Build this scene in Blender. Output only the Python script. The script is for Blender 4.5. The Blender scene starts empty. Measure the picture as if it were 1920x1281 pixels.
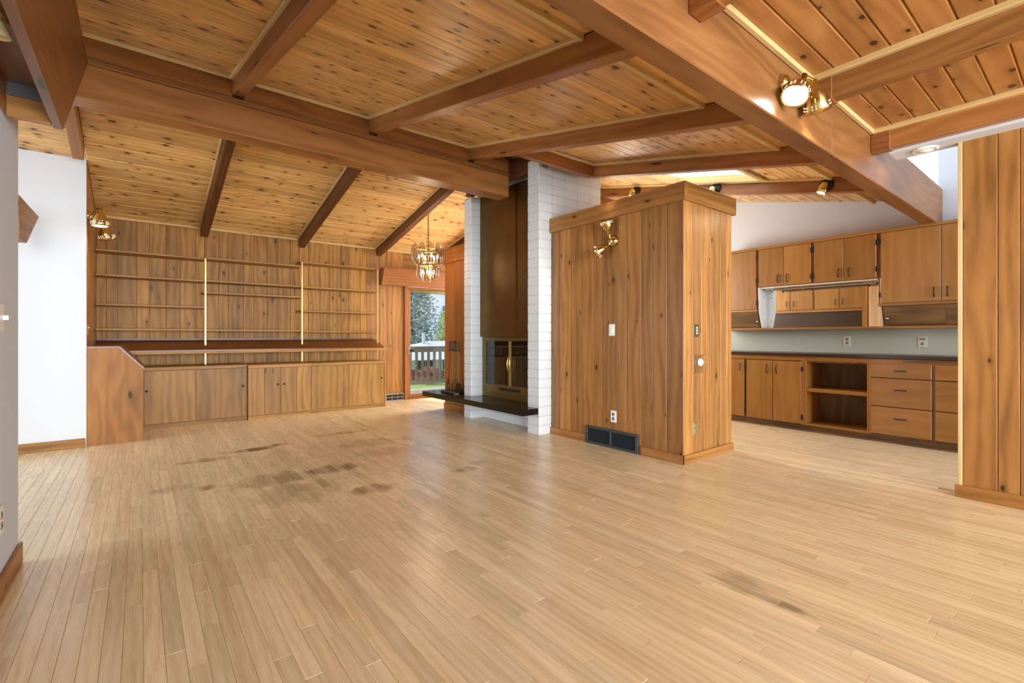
import bpy, math, random
from mathutils import Vector, Matrix
random.seed(7)
SC = bpy.context.scene
COL = SC.collection
PI = math.pi

# ------------------------------------------------------------------ camera, world, lights, exposure
H = 1.10
cam_d = bpy.data.cameras.new('camera')
cam = bpy.data.objects.new('camera', cam_d)
COL.objects.link(cam)
cam_d.sensor_width = 36.0
cam_d.lens = 885.54 * 36.0 / 1920.0
cam_d.shift_y = -9.3 / 1920.0
cam_d.clip_start = 0.02
cam.location = (0, 0, H)
cam.rotation_euler = (PI / 2, 0, math.radians(51.747 - 90))
SC.camera = cam

SC.view_settings.view_transform = 'Standard'
SC.view_settings.look = 'None'
SC.view_settings.gamma = 1.0
SC.view_settings.use_curve_mapping = False
SC.view_settings.exposure = 0.36
SC.cycles.use_denoising = True
SC.cycles.max_bounces = 10
SC.cycles.diffuse_bounces = 5
SC.cycles.glossy_bounces = 4
SC.cycles.transparent_max_bounces = 12
SC.cycles.sample_clamp_indirect = 6.0
SC.cycles.caustics_reflective = False
SC.cycles.caustics_refractive = False


def srgb(r, g, b):
    def f(c):
        c /= 255.0
        return c / 12.92 if c <= 0.04045 else ((c + 0.055) / 1.055) ** 2.4
    return (f(r), f(g), f(b), 1.0)


world = bpy.data.worlds.new('sky')
SC.world = world
world.use_nodes = True
wn = world.node_tree.nodes
wl = world.node_tree.links
bg = wn['Background']
tc = wn.new('ShaderNodeTexCoord')
cl = wn.new('ShaderNodeTexNoise')
cl.inputs['Scale'].default_value = 3.0
cl.inputs['Detail'].default_value = 6.0
mp = wn.new('ShaderNodeMapping')
mp.inputs['Scale'].default_value = (1, 1, 2.5)
wl.new(tc.outputs['Generated'], mp.inputs['Vector'])
wl.new(mp.outputs['Vector'], cl.inputs['Vector'])
rp = wn.new('ShaderNodeValToRGB')
rp.color_ramp.elements[0].position = 0.40
rp.color_ramp.elements[0].color = srgb(120, 165, 222)
rp.color_ramp.elements[1].position = 0.62
rp.color_ramp.elements[1].color = srgb(225, 232, 242)
wl.new(cl.outputs['Fac'], rp.inputs['Fac'])
wl.new(rp.outputs['Color'], bg.inputs['Color'])
bg.inputs['Strength'].default_value = 1.0


def area(name, loc, target, sx, sy, power, color=(1, 1, 1), spread=180):
    d = bpy.data.lights.new(name, 'AREA')
    d.shape = 'RECTANGLE'
    d.size = sx
    d.size_y = sy
    d.energy = power
    d.color = color
    d.spread = math.radians(spread)
    o = bpy.data.objects.new(name, d)
    COL.objects.link(o)
    o.location = loc
    o.rotation_euler = (Vector(target) - Vector(loc)).to_track_quat('-Z', 'Y').to_euler()
    return o


sun_d = bpy.data.lights.new('sun', 'SUN')
sun_d.energy = 3.2
sun_d.angle = math.radians(8)
sun_d.color = (1, 0.95, 0.88)
sun = bpy.data.objects.new('sun', sun_d)
COL.objects.link(sun)
sun.rotation_euler = (math.radians(38), 0, math.radians(-160))
# big window wall behind the camera, hall window, dining windows, kitchen window, plus added fill lights
area('window_light_living', (1.0, -7.5, 1.5), (2.0, 4.0, 1.5), 8.0, 3.0, 1400, (0.90, 0.965, 1.0))
area('added_upfill_light', (1.2, -5.5, 0.1), (1.2, 3.4, 2.9), 6.0, 1.2, 190, (0.90, 0.965, 1.0))  # added low fill aimed up to brighten the ceilings, no real source
area('window_light_hall', (-6.5, 4.3, 1.5), (2.0, 4.3, 1.5), 3.2, 2.8, 230, (0.92, 0.97, 1.0))
area('window_light_kitchen', (5.5, -2.2, 1.9), (5.6, 2.5, 1.8), 1.6, 1.6, 42, (0.92, 0.97, 1.0))
area('window_light_dining', (5.9, 6.4, 1.6), (2.5, 6.0, 1.9), 1.6, 1.8, 130, (1.0, 0.97, 0.93))
area('added_fill_kitchen_north', (5.2, 4.4, 1.8), (6.3, 1.5, 2.6), 1.2, 1.0, 34, (0.92, 0.97, 1.0))  # added fill hidden behind the divider, brightens the white kitchen wall
area('skylight_light', (4.7, 2.75, 3.30), (4.7, 2.6, 0), 0.7, 0.9, 10, (1, 0.98, 0.95))

# ------------------------------------------------------------------ materials
MATS = {}


def nd(nt, t, **kw):
    n = nt.nodes.new(t)
    for k, v in kw.items():
        setattr(n, k, v)
    return n


def mth(nt, op, a, b=None, c=None, clamp=False):
    n = nt.nodes.new('ShaderNodeMath')
    n.operation = op
    n.use_clamp = clamp
    for i, x in enumerate((a, b, c)):
        if x is None:
            continue
        if isinstance(x, (int, float)):
            n.inputs[i].default_value = x
        else:
            nt.links.new(x, n.inputs[i])
    return n.outputs[0]


def mixc(nt, fac, a, b, mode='MIX'):
    n = nt.nodes.new('ShaderNodeMix')
    n.data_type = 'RGBA'
    n.blend_type = mode
    n.clamp_factor = True
    if isinstance(fac, (int, float)):
        n.inputs[0].default_value = fac
    else:
        nt.links.new(fac, n.inputs[0])
    for i, x in ((6, a), (7, b)):
        if isinstance(x, tuple):
            n.inputs[i].default_value = x
        else:
            nt.links.new(x, n.inputs[i])
    return n.outputs[2]


def comb(nt, x, y, z=0.0):
    n = nt.nodes.new('ShaderNodeCombineXYZ')
    for i, s in enumerate((x, y, z)):
        if isinstance(s, (int, float)):
            n.inputs[i].default_value = s
        else:
            nt.links.new(s, n.inputs[i])
    return n.outputs[0]


def noise(nt, vec, scale=1.0, detail=2.0, dist=0.0):
    n = nt.nodes.new('ShaderNodeTexNoise')
    n.inputs['Scale'].default_value = scale
    n.inputs['Detail'].default_value = detail
    n.inputs['Distortion'].default_value = dist
    nt.links.new(vec, n.inputs['Vector'])
    return n.outputs['Fac']


def sstep(nt, x, lo, hi):
    n = nt.nodes.new('ShaderNodeMapRange')
    n.interpolation_type = 'SMOOTHSTEP'
    nt.links.new(x, n.inputs[0])
    n.inputs[1].default_value = lo
    n.inputs[2].default_value = hi
    return n.outputs[0]


def wood(name, light, mid, dark, rough=0.42, ringf=55.0, ringa=9.0, knots=None, tonevar=0.35,
         warm=None, fiber=260.0, coat=0.0, stains=None, contrast=1.0, spec=0.5):
    light, mid, dark = [(c[0] * .98, min(.9, c[1] * 1.075), min(.9, c[2] * 1.07), 1.0) for c in (light, mid, dark)]
    m = bpy.data.materials.new(name)
    m.use_nodes = True
    nt = m.node_tree
    L = nt.links
    bsdf = nt.nodes['Principled BSDF']
    uv = nd(nt, 'ShaderNodeUVMap', uv_map='grain')
    sp = nd(nt, 'ShaderNodeSeparateXYZ')
    L.new(uv.outputs[0], sp.inputs[0])
    u, v = sp.outputs[0], sp.outputs[1]
    at = nd(nt, 'ShaderNodeAttribute', attribute_name='tone')
    sa = nd(nt, 'ShaderNodeSeparateColor')
    L.new(at.outputs['Color'], sa.inputs[0])
    tr, tg, tb = sa.outputs[0], sa.outputs[1], sa.outputs[2]
    n1 = noise(nt, comb(nt, mth(nt, 'MULTIPLY', u, 1.6), mth(nt, 'MULTIPLY', v, 8.0)), 1.0, 3.0, 0.8)
    n2 = noise(nt, comb(nt, mth(nt, 'MULTIPLY', u, 0.9), mth(nt, 'MULTIPLY', v, 5.0), 3.3), 1.0, 2.0)
    ring = mth(nt, 'SINE', mth(nt, 'ADD', mth(nt, 'MULTIPLY', v, ringf * 2.5), mth(nt, 'MULTIPLY', n2, ringa * 2.2)))
    ring = mth(nt, 'MULTIPLY_ADD', ring, 0.5, 0.5)
    fb = noise(nt, comb(nt, mth(nt, 'MULTIPLY', u, 7.0), mth(nt, 'MULTIPLY', v, fiber)), 1.0, 2.0)
    n0 = noise(nt, comb(nt, mth(nt, 'MULTIPLY', u, 1.3), mth(nt, 'MULTIPLY', v, 3.0), 7.7), 1.0, 2.0, 0.4)
    f = mth(nt, 'ADD', mth(nt, 'MULTIPLY', mth(nt, 'ADD', n1, n0), 0.31), mth(nt, 'MULTIPLY', ring, 0.16))
    f = mth(nt, 'ADD', f, mth(nt, 'MULTIPLY', fb, 0.30))
    f = mth(nt, 'MULTIPLY_ADD', mth(nt, 'SUBTRACT', f, 0.54), 1.9 * contrast, 0.5, clamp=True)
    r = nd(nt, 'ShaderNodeValToRGB')
    e = r.color_ramp.elements
    e[0].position = 0.08
    e[0].color = dark
    e[1].position = 0.95
    e[1].color = light
    x = e.new(0.5)
    x.color = mid
    L.new(f, r.inputs[0])
    col = r.outputs[0]
    if warm:
        col = mixc(nt, mth(nt, 'MULTIPLY', tg, 0.55), col, mixc(nt, 1.0, col, warm, 'MULTIPLY'))
    gain = mth(nt, 'MULTIPLY_ADD', mth(nt, 'SUBTRACT', tr, 0.5), tonevar, 1.0)
    vm = nd(nt, 'ShaderNodeVectorMath', operation='SCALE')
    L.new(col, vm.inputs[0])
    L.new(gain, vm.inputs[3])
    col = vm.outputs[0]
    if knots:
        ku, kv, size, keep = knots
        vo = nd(nt, 'ShaderNodeTexVoronoi', voronoi_dimensions='2D')
        nn = noise(nt, comb(nt, mth(nt, 'MULTIPLY', u, 14.0), mth(nt, 'MULTIPLY', v, 30.0)), 1.0, 2.0)
        L.new(comb(nt, mth(nt, 'MULTIPLY', u, ku), mth(nt, 'MULTIPLY', v, kv)), vo.inputs['Vector'])
        vo.inputs['Scale'].default_value = 1.0
        sc = nd(nt, 'ShaderNodeSeparateColor')
        L.new(vo.outputs['Color'], sc.inputs[0])
        gate = mth(nt, 'LESS_THAN', sc.outputs[0], keep)
        dd = mth(nt, 'ADD', vo.outputs['Distance'], mth(nt, 'MULTIPLY', mth(nt, 'SUBTRACT', nn, 0.5), size * 0.9))
        szv = mth(nt, 'MULTIPLY_ADD', sc.outputs[1], 0.9, 0.45)
        dd = mth(nt, 'DIVIDE', dd, szv)
        core = mth(nt, 'MULTIPLY', mth(nt, 'SUBTRACT', 1.0, sstep(nt, dd, size * 0.55, size)), gate)
        halo = mth(nt, 'MULTIPLY', mth(nt, 'SUBTRACT', 1.0, sstep(nt, dd, size * 0.6, size * 3.2)), gate)
        col = mixc(nt, mth(nt, 'MULTIPLY', halo, 0.38), col, mixc(nt, 1.0, col, (0.45, 0.36, 0.28, 1), 'MULTIPLY'))
        col = mixc(nt, mth(nt, 'MULTIPLY', core, 0.9), col, mixc(nt, 1.0, dark, (0.14, 0.11, 0.09, 1), 'MULTIPLY'))
    if stains:
        geo = nd(nt, 'ShaderNodeNewGeometry')
        sg = nd(nt, 'ShaderNodeSeparateXYZ')
        L.new(geo.outputs['Position'], sg.inputs[0])
        gx, gy = sg.outputs[0], sg.outputs[1]
        wob = noise(nt, comb(nt, mth(nt, 'MULTIPLY', gx, 9.0), mth(nt, 'MULTIPLY', gy, 5.0)), 1.0, 4.0)
        tot = None
        for (cx, cy, rx, ry, st) in stains:
            ax = mth(nt, 'MULTIPLY_ADD', gx, 1 / rx, -cx / rx)
            ay = mth(nt, 'MULTIPLY_ADD', gy, 1 / ry, -cy / ry)
            q = mth(nt, 'ADD', mth(nt, 'MULTIPLY', ax, ax), mth(nt, 'MULTIPLY', ay, ay))
            q = mth(nt, 'ADD', q, mth(nt, 'MULTIPLY_ADD', wob, 2.4, -1.2))
            mk = mth(nt, 'MULTIPLY', mth(nt, 'SUBTRACT', 1.0, sstep(nt, q, 0.15, 1.15)), st)
            tot = mk if tot is None else mth(nt, 'MAXIMUM', tot, mk)
        tot = mth(nt, 'MULTIPLY', tot, mth(nt, 'MULTIPLY_ADD', tb, 0.75, 0.5), clamp=True)
        col = mixc(nt, tot, col, mixc(nt, 1.0, col, (0.20, 0.14, 0.075, 1), 'MULTIPLY'))
    L.new(col, bsdf.inputs['Base Color'])
    rr = mth(nt, 'MULTIPLY_ADD', fb, 0.18, rough - 0.09)
    L.new(rr, bsdf.inputs['Roughness'])
    bsdf.inputs['Specular IOR Level'].default_value = spec
    if coat:
        bsdf.inputs['Coat Weight'].default_value = coat
        bsdf.inputs['Coat Roughness'].default_value = 0.22
    bp = nd(nt, 'ShaderNodeBump')
    bp.inputs['Strength'].default_value = 0.12
    bp.inputs['Distance'].default_value = 0.0015
    L.new(f, bp.inputs['Height'])
    L.new(bp.outputs[0], bsdf.inputs['Normal'])
    MATS[name] = m
    return m


def plain(name, color, rough=0.5, metal=0.0, spec=0.5, mottle=0.0, mscale=4.0, bump=0.0, bscale=60.0, emit=0.0, ecol=None):
    m = bpy.data.materials.new(name)
    m.use_nodes = True
    nt = m.node_tree
    b = nt.nodes['Principled BSDF']
    b.inputs['Base Color'].default_value = color
    b.inputs['Roughness'].default_value = rough
    b.inputs['Metallic'].default_value = metal
    b.inputs['Specular IOR Level'].default_value = spec
    geo = nd(nt, 'ShaderNodeNewGeometry')
    if mottle:
        n = noise(nt, geo.outputs['Position'], mscale, 4.0, 0.3)
        c = mixc(nt, n, tuple(x * (1 - mottle) for x in color[:3]) + (1,), tuple(min(1, x * (1 + mottle)) for x in color[:3]) + (1,))
        nt.links.new(c, b.inputs['Base Color'])
    if bump:
        n = noise(nt, geo.outputs['Position'], bscale, 3.0)
        bp = nd(nt, 'ShaderNodeBump')
        bp.inputs['Strength'].default_value = bump
        bp.inputs['Distance'].default_value = 0.004
        nt.links.new(n, bp.inputs['Height'])
        nt.links.new(bp.outputs[0], b.inputs['Normal'])
    if emit:
        b.inputs['Emission Color'].default_value = ecol or color
        b.inputs['Emission Strength'].default_value = emit
    MATS[name] = m
    return m


def glassy(name, tint=(1, 1, 1, 1), refl=1.5, rough=0.0, alpha=1.0):
    m = bpy.data.materials.new(name)
    m.use_nodes = True
    nt = m.node_tree
    nt.nodes.remove(nt.nodes['Principled BSDF'])
    out = nt.nodes['Material Output']
    tr = nd(nt, 'ShaderNodeBsdfTransparent')
    tr.inputs[0].default_value = tint
    gl = nd(nt, 'ShaderNodeBsdfGlossy')
    gl.inputs['Roughness'].default_value = rough
    lw = nd(nt, 'ShaderNodeLayerWeight')
    lw.inputs[0].default_value = 0.5
    f0 = ((refl - 1) / (refl + 1)) ** 2 * 1.6
    fr = mth(nt, 'MULTIPLY_ADD', mth(nt, 'POWER', lw.outputs['Facing'], 4.0), 0.85, f0, clamp=True)
    mx = nd(nt, 'ShaderNodeMixShader')
    nt.links.new(fr, mx.inputs[0])
    nt.links.new(tr.outputs[0], mx.inputs[1])
    nt.links.new(gl.outputs[0], mx.inputs[2])
    nt.links.new(mx.outputs[0], out.inputs[0])
    MATS[name] = m
    return m


STAINS = [(0.86, 5.17, 0.26, 0.09, 0.95), (1.05, 5.24, 0.16, 0.05, 0.8), (0.46, 4.98, 0.24, 0.09, 0.5), (0.36, 4.08, 0.09, 0.09, 0.75),
          (0.2, 4.2, 0.18, 0.10, 0.35), (0.85, 4.0, 0.40, 0.20, 0.5), (1.25, 4.0, 0.30, 0.16, 0.75), (0.9, 3.55, 0.35, 0.28, 0.4),
          (1.32, 3.30, 0.20, 0.12, 0.65), (1.8, 5.42, 0.34, 0.07, 0.55), (1.9, 4.75, 0.40, 0.22, 0.45), (1.85, 4.3, 0.34, 0.18, 0.45),
          (2.07, 0.92, 0.035, 0.26, 0.9), (2.10, 1.02, 0.09, 0.14, 0.45), (2.12, 3.31, 0.12, 0.08, 0.55), (2.31, 3.42, 0.09, 0.07, 0.45),
          (1.5, 4.3, 0.9, 0.9, 0.16)]
M_FLOOR = wood('oak_floor', srgb(246, 226, 196), srgb(234, 206, 168), srgb(210, 174, 134), rough=0.27, ringf=60, ringa=10, tonevar=0.26,
               warm=(1.0, 0.95, 0.90, 1), fiber=420, stains=STAINS, contrast=0.8)
M_CEIL = wood('knotty_pine_ceiling', srgb(234, 190, 130), srgb(216, 164, 102), srgb(170, 116, 64), rough=0.36, ringf=34, ringa=7,
              knots=(5.0, 8.2, 0.145, 0.62), tonevar=0.30, warm=(1.0, 0.93, 0.86, 1), contrast=0.8)
M_CEILN = wood('cedar_ceiling_darkened', srgb(196, 140, 84), srgb(176, 116, 63), srgb(130, 78, 38), rough=0.36, ringf=20, ringa=12,
               knots=(4.0, 6.5, 0.12, 0.6), tonevar=0.26, warm=(1.0, 0.93, 0.86, 1), contrast=0.8)  # redder, wider-grained planks; colour also darkened to offset strong light on them
M_TRIM = wood('pine_moulding', srgb(232, 196, 142), srgb(216, 176, 120), srgb(186, 142, 90), rough=0.4, tonevar=0.15, contrast=0.6)
M_BEAM = wood('fir_beam', srgb(182, 122, 68), srgb(157, 100, 52), srgb(116, 70, 32), rough=0.40, ringf=22, ringa=10,
              knots=(1.1, 7.0, 0.075, 0.30), tonevar=0.3, warm=(1.0, 0.88, 0.76, 1), contrast=0.8)
M_BEAM2 = wood('fir_girder', srgb(148, 97, 53), srgb(127, 78, 41), srgb(100, 57, 27), rough=0.38, ringf=20, ringa=14,
               knots=(1.1, 6.0, 0.06, 0.25), tonevar=0.2, contrast=0.8)
M_DARKB = wood('fir_dark', srgb(120, 70, 38), srgb(94, 52, 28), srgb(62, 32, 16), rough=0.42, tonevar=0.2)
M_PANEL = wood('knotty_panel', srgb(178, 122, 64), srgb(155, 101, 50), srgb(108, 68, 31), rough=0.36, ringf=30, ringa=8,
               knots=(2.2, 4.6, 0.062, 0.50), tonevar=0.40, warm=(1.0, 0.92, 0.82, 1), contrast=0.85)
M_BACK = wood('aged_panel', srgb(184, 126, 56), srgb(157, 103, 41), srgb(105, 67, 26), rough=0.5, spec=0.3, ringf=28, ringa=9,
              knots=(2.2, 4.6, 0.065, 0.45), tonevar=0.45, warm=(0.96, 0.94, 0.88, 1), contrast=0.95)
M_RED = wood('red_fir_panel', srgb(168, 104, 54), srgb(144, 84, 40), srgb(106, 58, 25), rough=0.34, tonevar=0.2, contrast=0.8,
             knots=(1.3, 5.0, 0.05, 0.25))
M_CAB = wood('birch_cabinet', srgb(180, 126, 66), srgb(158, 106, 52), srgb(132, 84, 38), rough=0.34, ringf=22, ringa=9, tonevar=0.28,
             warm=(1.0, 0.92, 0.82, 1), contrast=0.6)
M_CABD = wood('cabinet_interior', srgb(140, 104, 64), srgb(112, 80, 48), srgb(78, 54, 30), rough=0.5, ringf=14, ringa=12, tonevar=0.25)
M_BENCH = wood('bench_cabinet', srgb(184, 132, 68), srgb(158, 109, 51), srgb(114, 74, 33), rough=0.45, spec=0.3, ringf=26, ringa=9, tonevar=0.35,
               knots=(1.5, 4.0, 0.05, 0.25), contrast=0.85)
M_ENDP = wood('bench_end_panel', srgb(178, 120, 60), srgb(154, 97, 44), srgb(116, 68, 29), rough=0.48, spec=0.25, ringf=16, ringa=14, tonevar=0.1,
              knots=(1.3, 4.0, 0.06, 0.5), contrast=0.8)
M_DESK = wood('display_ledge_wood', srgb(148, 92, 50), srgb(120, 68, 34), srgb(84, 44, 20), rough=0.32, tonevar=0.15, contrast=0.8)
M_WALL = plain('white_paint', srgb(208, 211, 214), 0.75, spec=0.2, bump=0.05, bscale=220)
M_WALL2 = plain('white_paint_near', srgb(202, 208, 216), 0.75, spec=0.2, bump=0.05, bscale=220)
M_BRICK = plain('painted_brick', srgb(208, 210, 212), 0.55, spec=0.35, mottle=0.03, mscale=30, bump=0.25, bscale=45)
M_MORTAR = plain('painted_mortar', srgb(196, 196, 194), 0.7, bump=0.3, bscale=80)
M_BRONZE = plain('aged_bronze', srgb(112, 84, 44), 0.36, 0.85, mottle=0.35, mscale=5)
M_BRASSOLD = plain('tarnished_brass', srgb(120, 104, 62), 0.38, 0.85, mottle=0.3, mscale=12)
M_BRASS = plain('polished_brass', srgb(214, 186, 120), 0.16, 1.0)
M_BRASSP = plain('satin_brass', srgb(182, 154, 96), 0.35, 0.8)
M_HEARTH = plain('black_terrazzo', srgb(20, 15, 14), 0.16, spec=0.4, mottle=0.5, mscale=90)
M_BLACK = plain('black_iron', srgb(28, 25, 24), 0.45, 0.3)
M_SOOT = plain('sooty_firebrick', srgb(26, 22, 19), 0.85, mottle=0.4, mscale=12)
M_GREYM = plain('grey_register', srgb(72, 76, 82), 0.45, 0.5)
M_DARKV = plain('register_void', srgb(34, 40, 50), 0.6)
M_PLATEG = plain('grey_steel', srgb(96, 96, 100), 0.45, 0.6)
M_WHITEP = plain('white_plastic', srgb(238, 238, 234), 0.35)
M_IVORY = plain('ivory_plastic', srgb(222, 218, 200), 0.4)
M_SOCKET = plain('socket_grey', srgb(140, 138, 122), 0.45, 0.2)
M_COUNTER = plain('dark_laminate', srgb(58, 42, 42), 0.28, spec=0.5, mottle=0.1, mscale=40)
M_SPLASH = plain('sage_laminate', srgb(186, 192, 178), 0.35, mottle=0.02, mscale=3)
M_CHROME = plain('chrome', srgb(222, 224, 226), 0.15, 1.0)
M_MIRROR = plain('mirror', (0.86, 0.89, 0.88, 1), 0.01, 1.0)
M_DARKBROWN = plain('dark_brown_panel', srgb(66, 46, 24), 0.4, mottle=0.15, mscale=6)
M_BULB = plain('lit_bulb', (1, 0.93, 0.80, 1), 0.3, emit=8.0, ecol=(1, 0.90, 0.74, 1))
M_LENS = plain('lit_lamp_face', (1, 0.96, 0.9, 1), 0.3, emit=4.0, ecol=(1, 0.95, 0.88, 1))
M_SLOT = plain('lit_slot', (1, 0.9, 0.7, 1), 0.3, emit=1.2, ecol=(1, 0.86, 0.62, 1))
M_CLEAR = glassy('window_glass', (0.97, 0.98, 0.98, 1), 1.45)
M_FIREGL = glassy('fireplace_glass', (0.30, 0.31, 0.33, 1), 1.6)
M_SMOKE = glassy('smoked_glass', (0.84, 0.79, 0.72, 1), 1.5, 0.02)
M_RIM = plain('glass_edge', srgb(150, 136, 116), 0.25, 0.4)
M_PLEXI = glassy('clear_acrylic', (0.95, 0.95, 0.94, 1), 1.3, 0.15)
M_SKYL = plain('skylight_dome', (0.95, 0.97, 1, 1), 0.4, emit=1.8, ecol=(0.95, 0.98, 1, 1))
M_LAWN = plain('lawn_grass', srgb(128, 158, 84), 0.9, mottle=0.2, mscale=6, bump=0.4, bscale=30)
M_DECK = plain('deck_board', srgb(176, 172, 160), 0.8, mottle=0.15, mscale=20)
M_RAIL = plain('railing_paint', srgb(134, 128, 112), 0.7, mottle=0.1, mscale=20)
M_ROOF = plain('pale_shingle', srgb(206, 206, 208), 0.85, mottle=0.08, mscale=8)
M_SIDING = plain('white_siding', srgb(232, 230, 226), 0.7)
M_REDBR = plain('red_brick', srgb(168, 96, 80), 0.8, mottle=0.3, mscale=14)
M_LEAF1 = plain('conifer_leaf', srgb(164, 184, 166), 0.8, mottle=0.4, mscale=3)
M_LEAF2 = plain('spring_leaf', srgb(190, 202, 104), 0.8, mottle=0.3, mscale=3)
M_LEAF3 = plain('red_shrub_leaf', srgb(170, 104, 92), 0.8, mottle=0.4, mscale=6)
M_BARK = plain('bark', srgb(96, 82, 70), 0.9, mottle=0.3, mscale=10)
M_LOG = plain('ash_log', srgb(150, 128, 92), 0.9, mottle=0.5, mscale=20, bump=0.5, bscale=50)
M_CREAM = plain('cream_shade', srgb(236, 216, 160), 0.5)
M_COVE = plain('cove_tube', (1, 1, 1, 1), 0.4, emit=3.0)


# ------------------------------------------------------------------ mesh builder
class MB:
    def __init__(s):
        s.v = []
        s.f = []
        s.uv = []
        s.t = []
        s.sm = []

    def add(s, verts, faces, g=(0, 0, 1), tone=None, off=None, smooth=False):
        if tone is None:
            tone = (random.random(), random.random(), random.random())
        if off is None:
            off = (random.uniform(0, 40), random.uniform(0, 40))
        g = Vector(g).normalized()
        b = len(s.v)
        vs = [Vector(p) for p in verts]
        s.v += [tuple(p) for p in vs]
        for f in faces:
            p0, p1, p2 = vs[f[0]], vs[f[1]], vs[f[2]]
            n = (p1 - p0).cross(p2 - p0)
            if n.length < 1e-12 and len(f) > 3:
                n = (p2 - p0).cross(vs[f[3]] - p0)
            if n.length < 1e-12:
                n = Vector((0, 0, 1))
            n.normalize()
            gg = g
            if abs(n.dot(g)) > 0.9:
                gg = g.orthogonal().normalized()
            w = n.cross(gg)
            k = 0 if abs(w.x) > max(abs(w.y), abs(w.z)) else (1 if abs(w.y) > abs(w.z) else 2)
            if w[k] < 0:
                w = -w
            s.f.append(tuple(b + i for i in f))
            s.uv.append([(vs[i].dot(gg) + off[0], vs[i].dot(w) + off[1]) for i in f])
            s.t.append(tone)
            s.sm.append(smooth)
        return s

    def obox(s, c, ax, hs, g=0, ch=0.0, tone=None, off=None):
        """oriented box: centre, three unit axes, half sizes, index of the grain axis, chamfer"""
        c = Vector(c)
        ax = [Vector(a) for a in ax]
        gv = ax[g]
        if ch <= 0:
            vs = [c + ax[0] * hs[0] * a + ax[1] * hs[1] * b + ax[2] * hs[2] * d
                  for a in (-1, 1) for b in (-1, 1) for d in (-1, 1)]
            fs = [(0, 1, 3, 2), (4, 6, 7, 5), (0, 4, 5, 1), (2, 3, 7, 6), (0, 2, 6, 4), (1, 5, 7, 3)]
            return s.add(s_fix(vs, fs, c)[0], s_fix(vs, fs, c)[1], gv, tone, off)
        ch = min(ch, min(hs) * 0.9)
        vs = []
        ix = {}
        for a in (-1, 1):
            for b in (-1, 1):
                for d in (-1, 1):
                    sg = (a, b, d)
                    for k in range(3):
                        q = [hs[i] - (0 if i == k else ch) for i in range(3)]
                        ix[(sg, k)] = len(vs)
                        vs.append(c + ax[0] * a * q[0] + ax[1] * b * q[1] + ax[2] * d * q[2])
        fs = []
        for k in range(3):
            i, j = [x for x in range(3) if x != k]
            for e in (-1, 1):
                q = []
                for (p, r) in ((-1, -1), (1, -1), (1, 1), (-1, 1)):
                    sg = [0, 0, 0]
                    sg[k], sg[i], sg[j] = e, p, r
                    q.append(ix[(tuple(sg), k)])
                fs.append(tuple(q))
            for p in (-1, 1):
                for r in (-1, 1):
                    s1 = [0, 0, 0]
                    s1[k], s1[i], s1[j] = -1, p, r
                    s2 = list(s1)
                    s2[k] = 1
                    s1, s2 = tuple(s1), tuple(s2)
                    fs.append((ix[(s1, i)], ix[(s2, i)], ix[(s2, j)], ix[(s1, j)]))
        for a in (-1, 1):
            for b in (-1, 1):
                for d in (-1, 1):
                    fs.append(tuple(ix[((a, b, d), k)] for k in range(3)))
        vs, fs = s_fix(vs, fs, c)
        return s.add(vs, fs, gv, tone, off)

    def box(s, x0, x1, y0, y1, z0, z1, g='z', ch=0.0, tone=None, off=None):
        return s.obox(((x0 + x1) / 2, (y0 + y1) / 2, (z0 + z1) / 2), ((1, 0, 0), (0, 1, 0), (0, 0, 1)),
                      (abs(x1 - x0) / 2, abs(y1 - y0) / 2, abs(z1 - z0) / 2), 'xyz'.index(g), ch, tone, off)

    def prism(s, poly, axis, a0, a1, g=(0, 0, 1), tone=None, off=None):
        """polygon in the two other axes (in xyz order), extruded along axis"""
        n = len(poly)

        def P(p, a):
            q = list(p)
            q.insert('xyz'.index(axis), a)
            return Vector(q)
        vs = [P(p, a0) for p in poly] + [P(p, a1) for p in poly]
        fs = [tuple(range(n)), tuple(range(n, 2 * n))] + [(i, (i + 1) % n, n + (i + 1) % n, n + i) for i in range(n)]
        c = sum(vs, Vector()) / len(vs)
        vs, fs = s_fix(vs, fs, c)
        return s.add(vs, fs, g, tone, off)

    def tube(s, pts, r, n=8, r2=None, caps=True):
        pts = [Vector(p) for p in pts]
        vs = []
        m = len(pts)
        for i, p in enumerate(pts):
            d = (pts[min(i + 1, m - 1)] - pts[max(i - 1, 0)]).normalized()
            a = d.orthogonal().normalized() if i == 0 else (pa - d * pa.dot(d)).normalized()
            pa = a
            b = d.cross(a)
            rr = r if r2 is None else r + (r2 - r) * i / (m - 1)
            for k in range(n):
                t = 2 * PI * k / n
                vs.append(p + a * rr * math.cos(t) + b * rr * math.sin(t))
        fs = []
        for i in range(m - 1):
            for k in range(n):
                fs.append((i * n + k, i * n + (k + 1) % n, (i + 1) * n + (k + 1) % n, (i + 1) * n + k))
        s.add(vs, fs, smooth=True)
        if caps:
            s.add(vs[:n], [tuple(reversed(range(n)))])
            s.add(vs[-n:], [tuple(range(n))])
        return s

    def lathe(s, prof, org, d, n=20, smooth=True):
        """profile [(radius, height)] about the axis d from org"""
        org = Vector(org)
        d = Vector(d).normalized()
        a = d.orthogonal().normalized()
        b = d.cross(a)
        vs = []
        for (r, h) in prof:
            for k in range(n):
                t = 2 * PI * k / n
                vs.append(org + d * h + (a * math.cos(t) + b * math.sin(t)) * max(r, 1e-5))
        fs = []
        for i in range(len(prof) - 1):
            for k in range(n):
                fs.append((i * n + k, i * n + (k + 1) % n, (i + 1) * n + (k + 1) % n, (i + 1) * n + k))
        return s.add(vs, fs, d, smooth=smooth)

    def ball(s, c, r, n=12):
        k = n // 2
        return s.lathe([(r * math.sin(PI * i / k), -r * math.cos(PI * i / k)) for i in range(k + 1)], c, (0, 0, 1), n)


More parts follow.
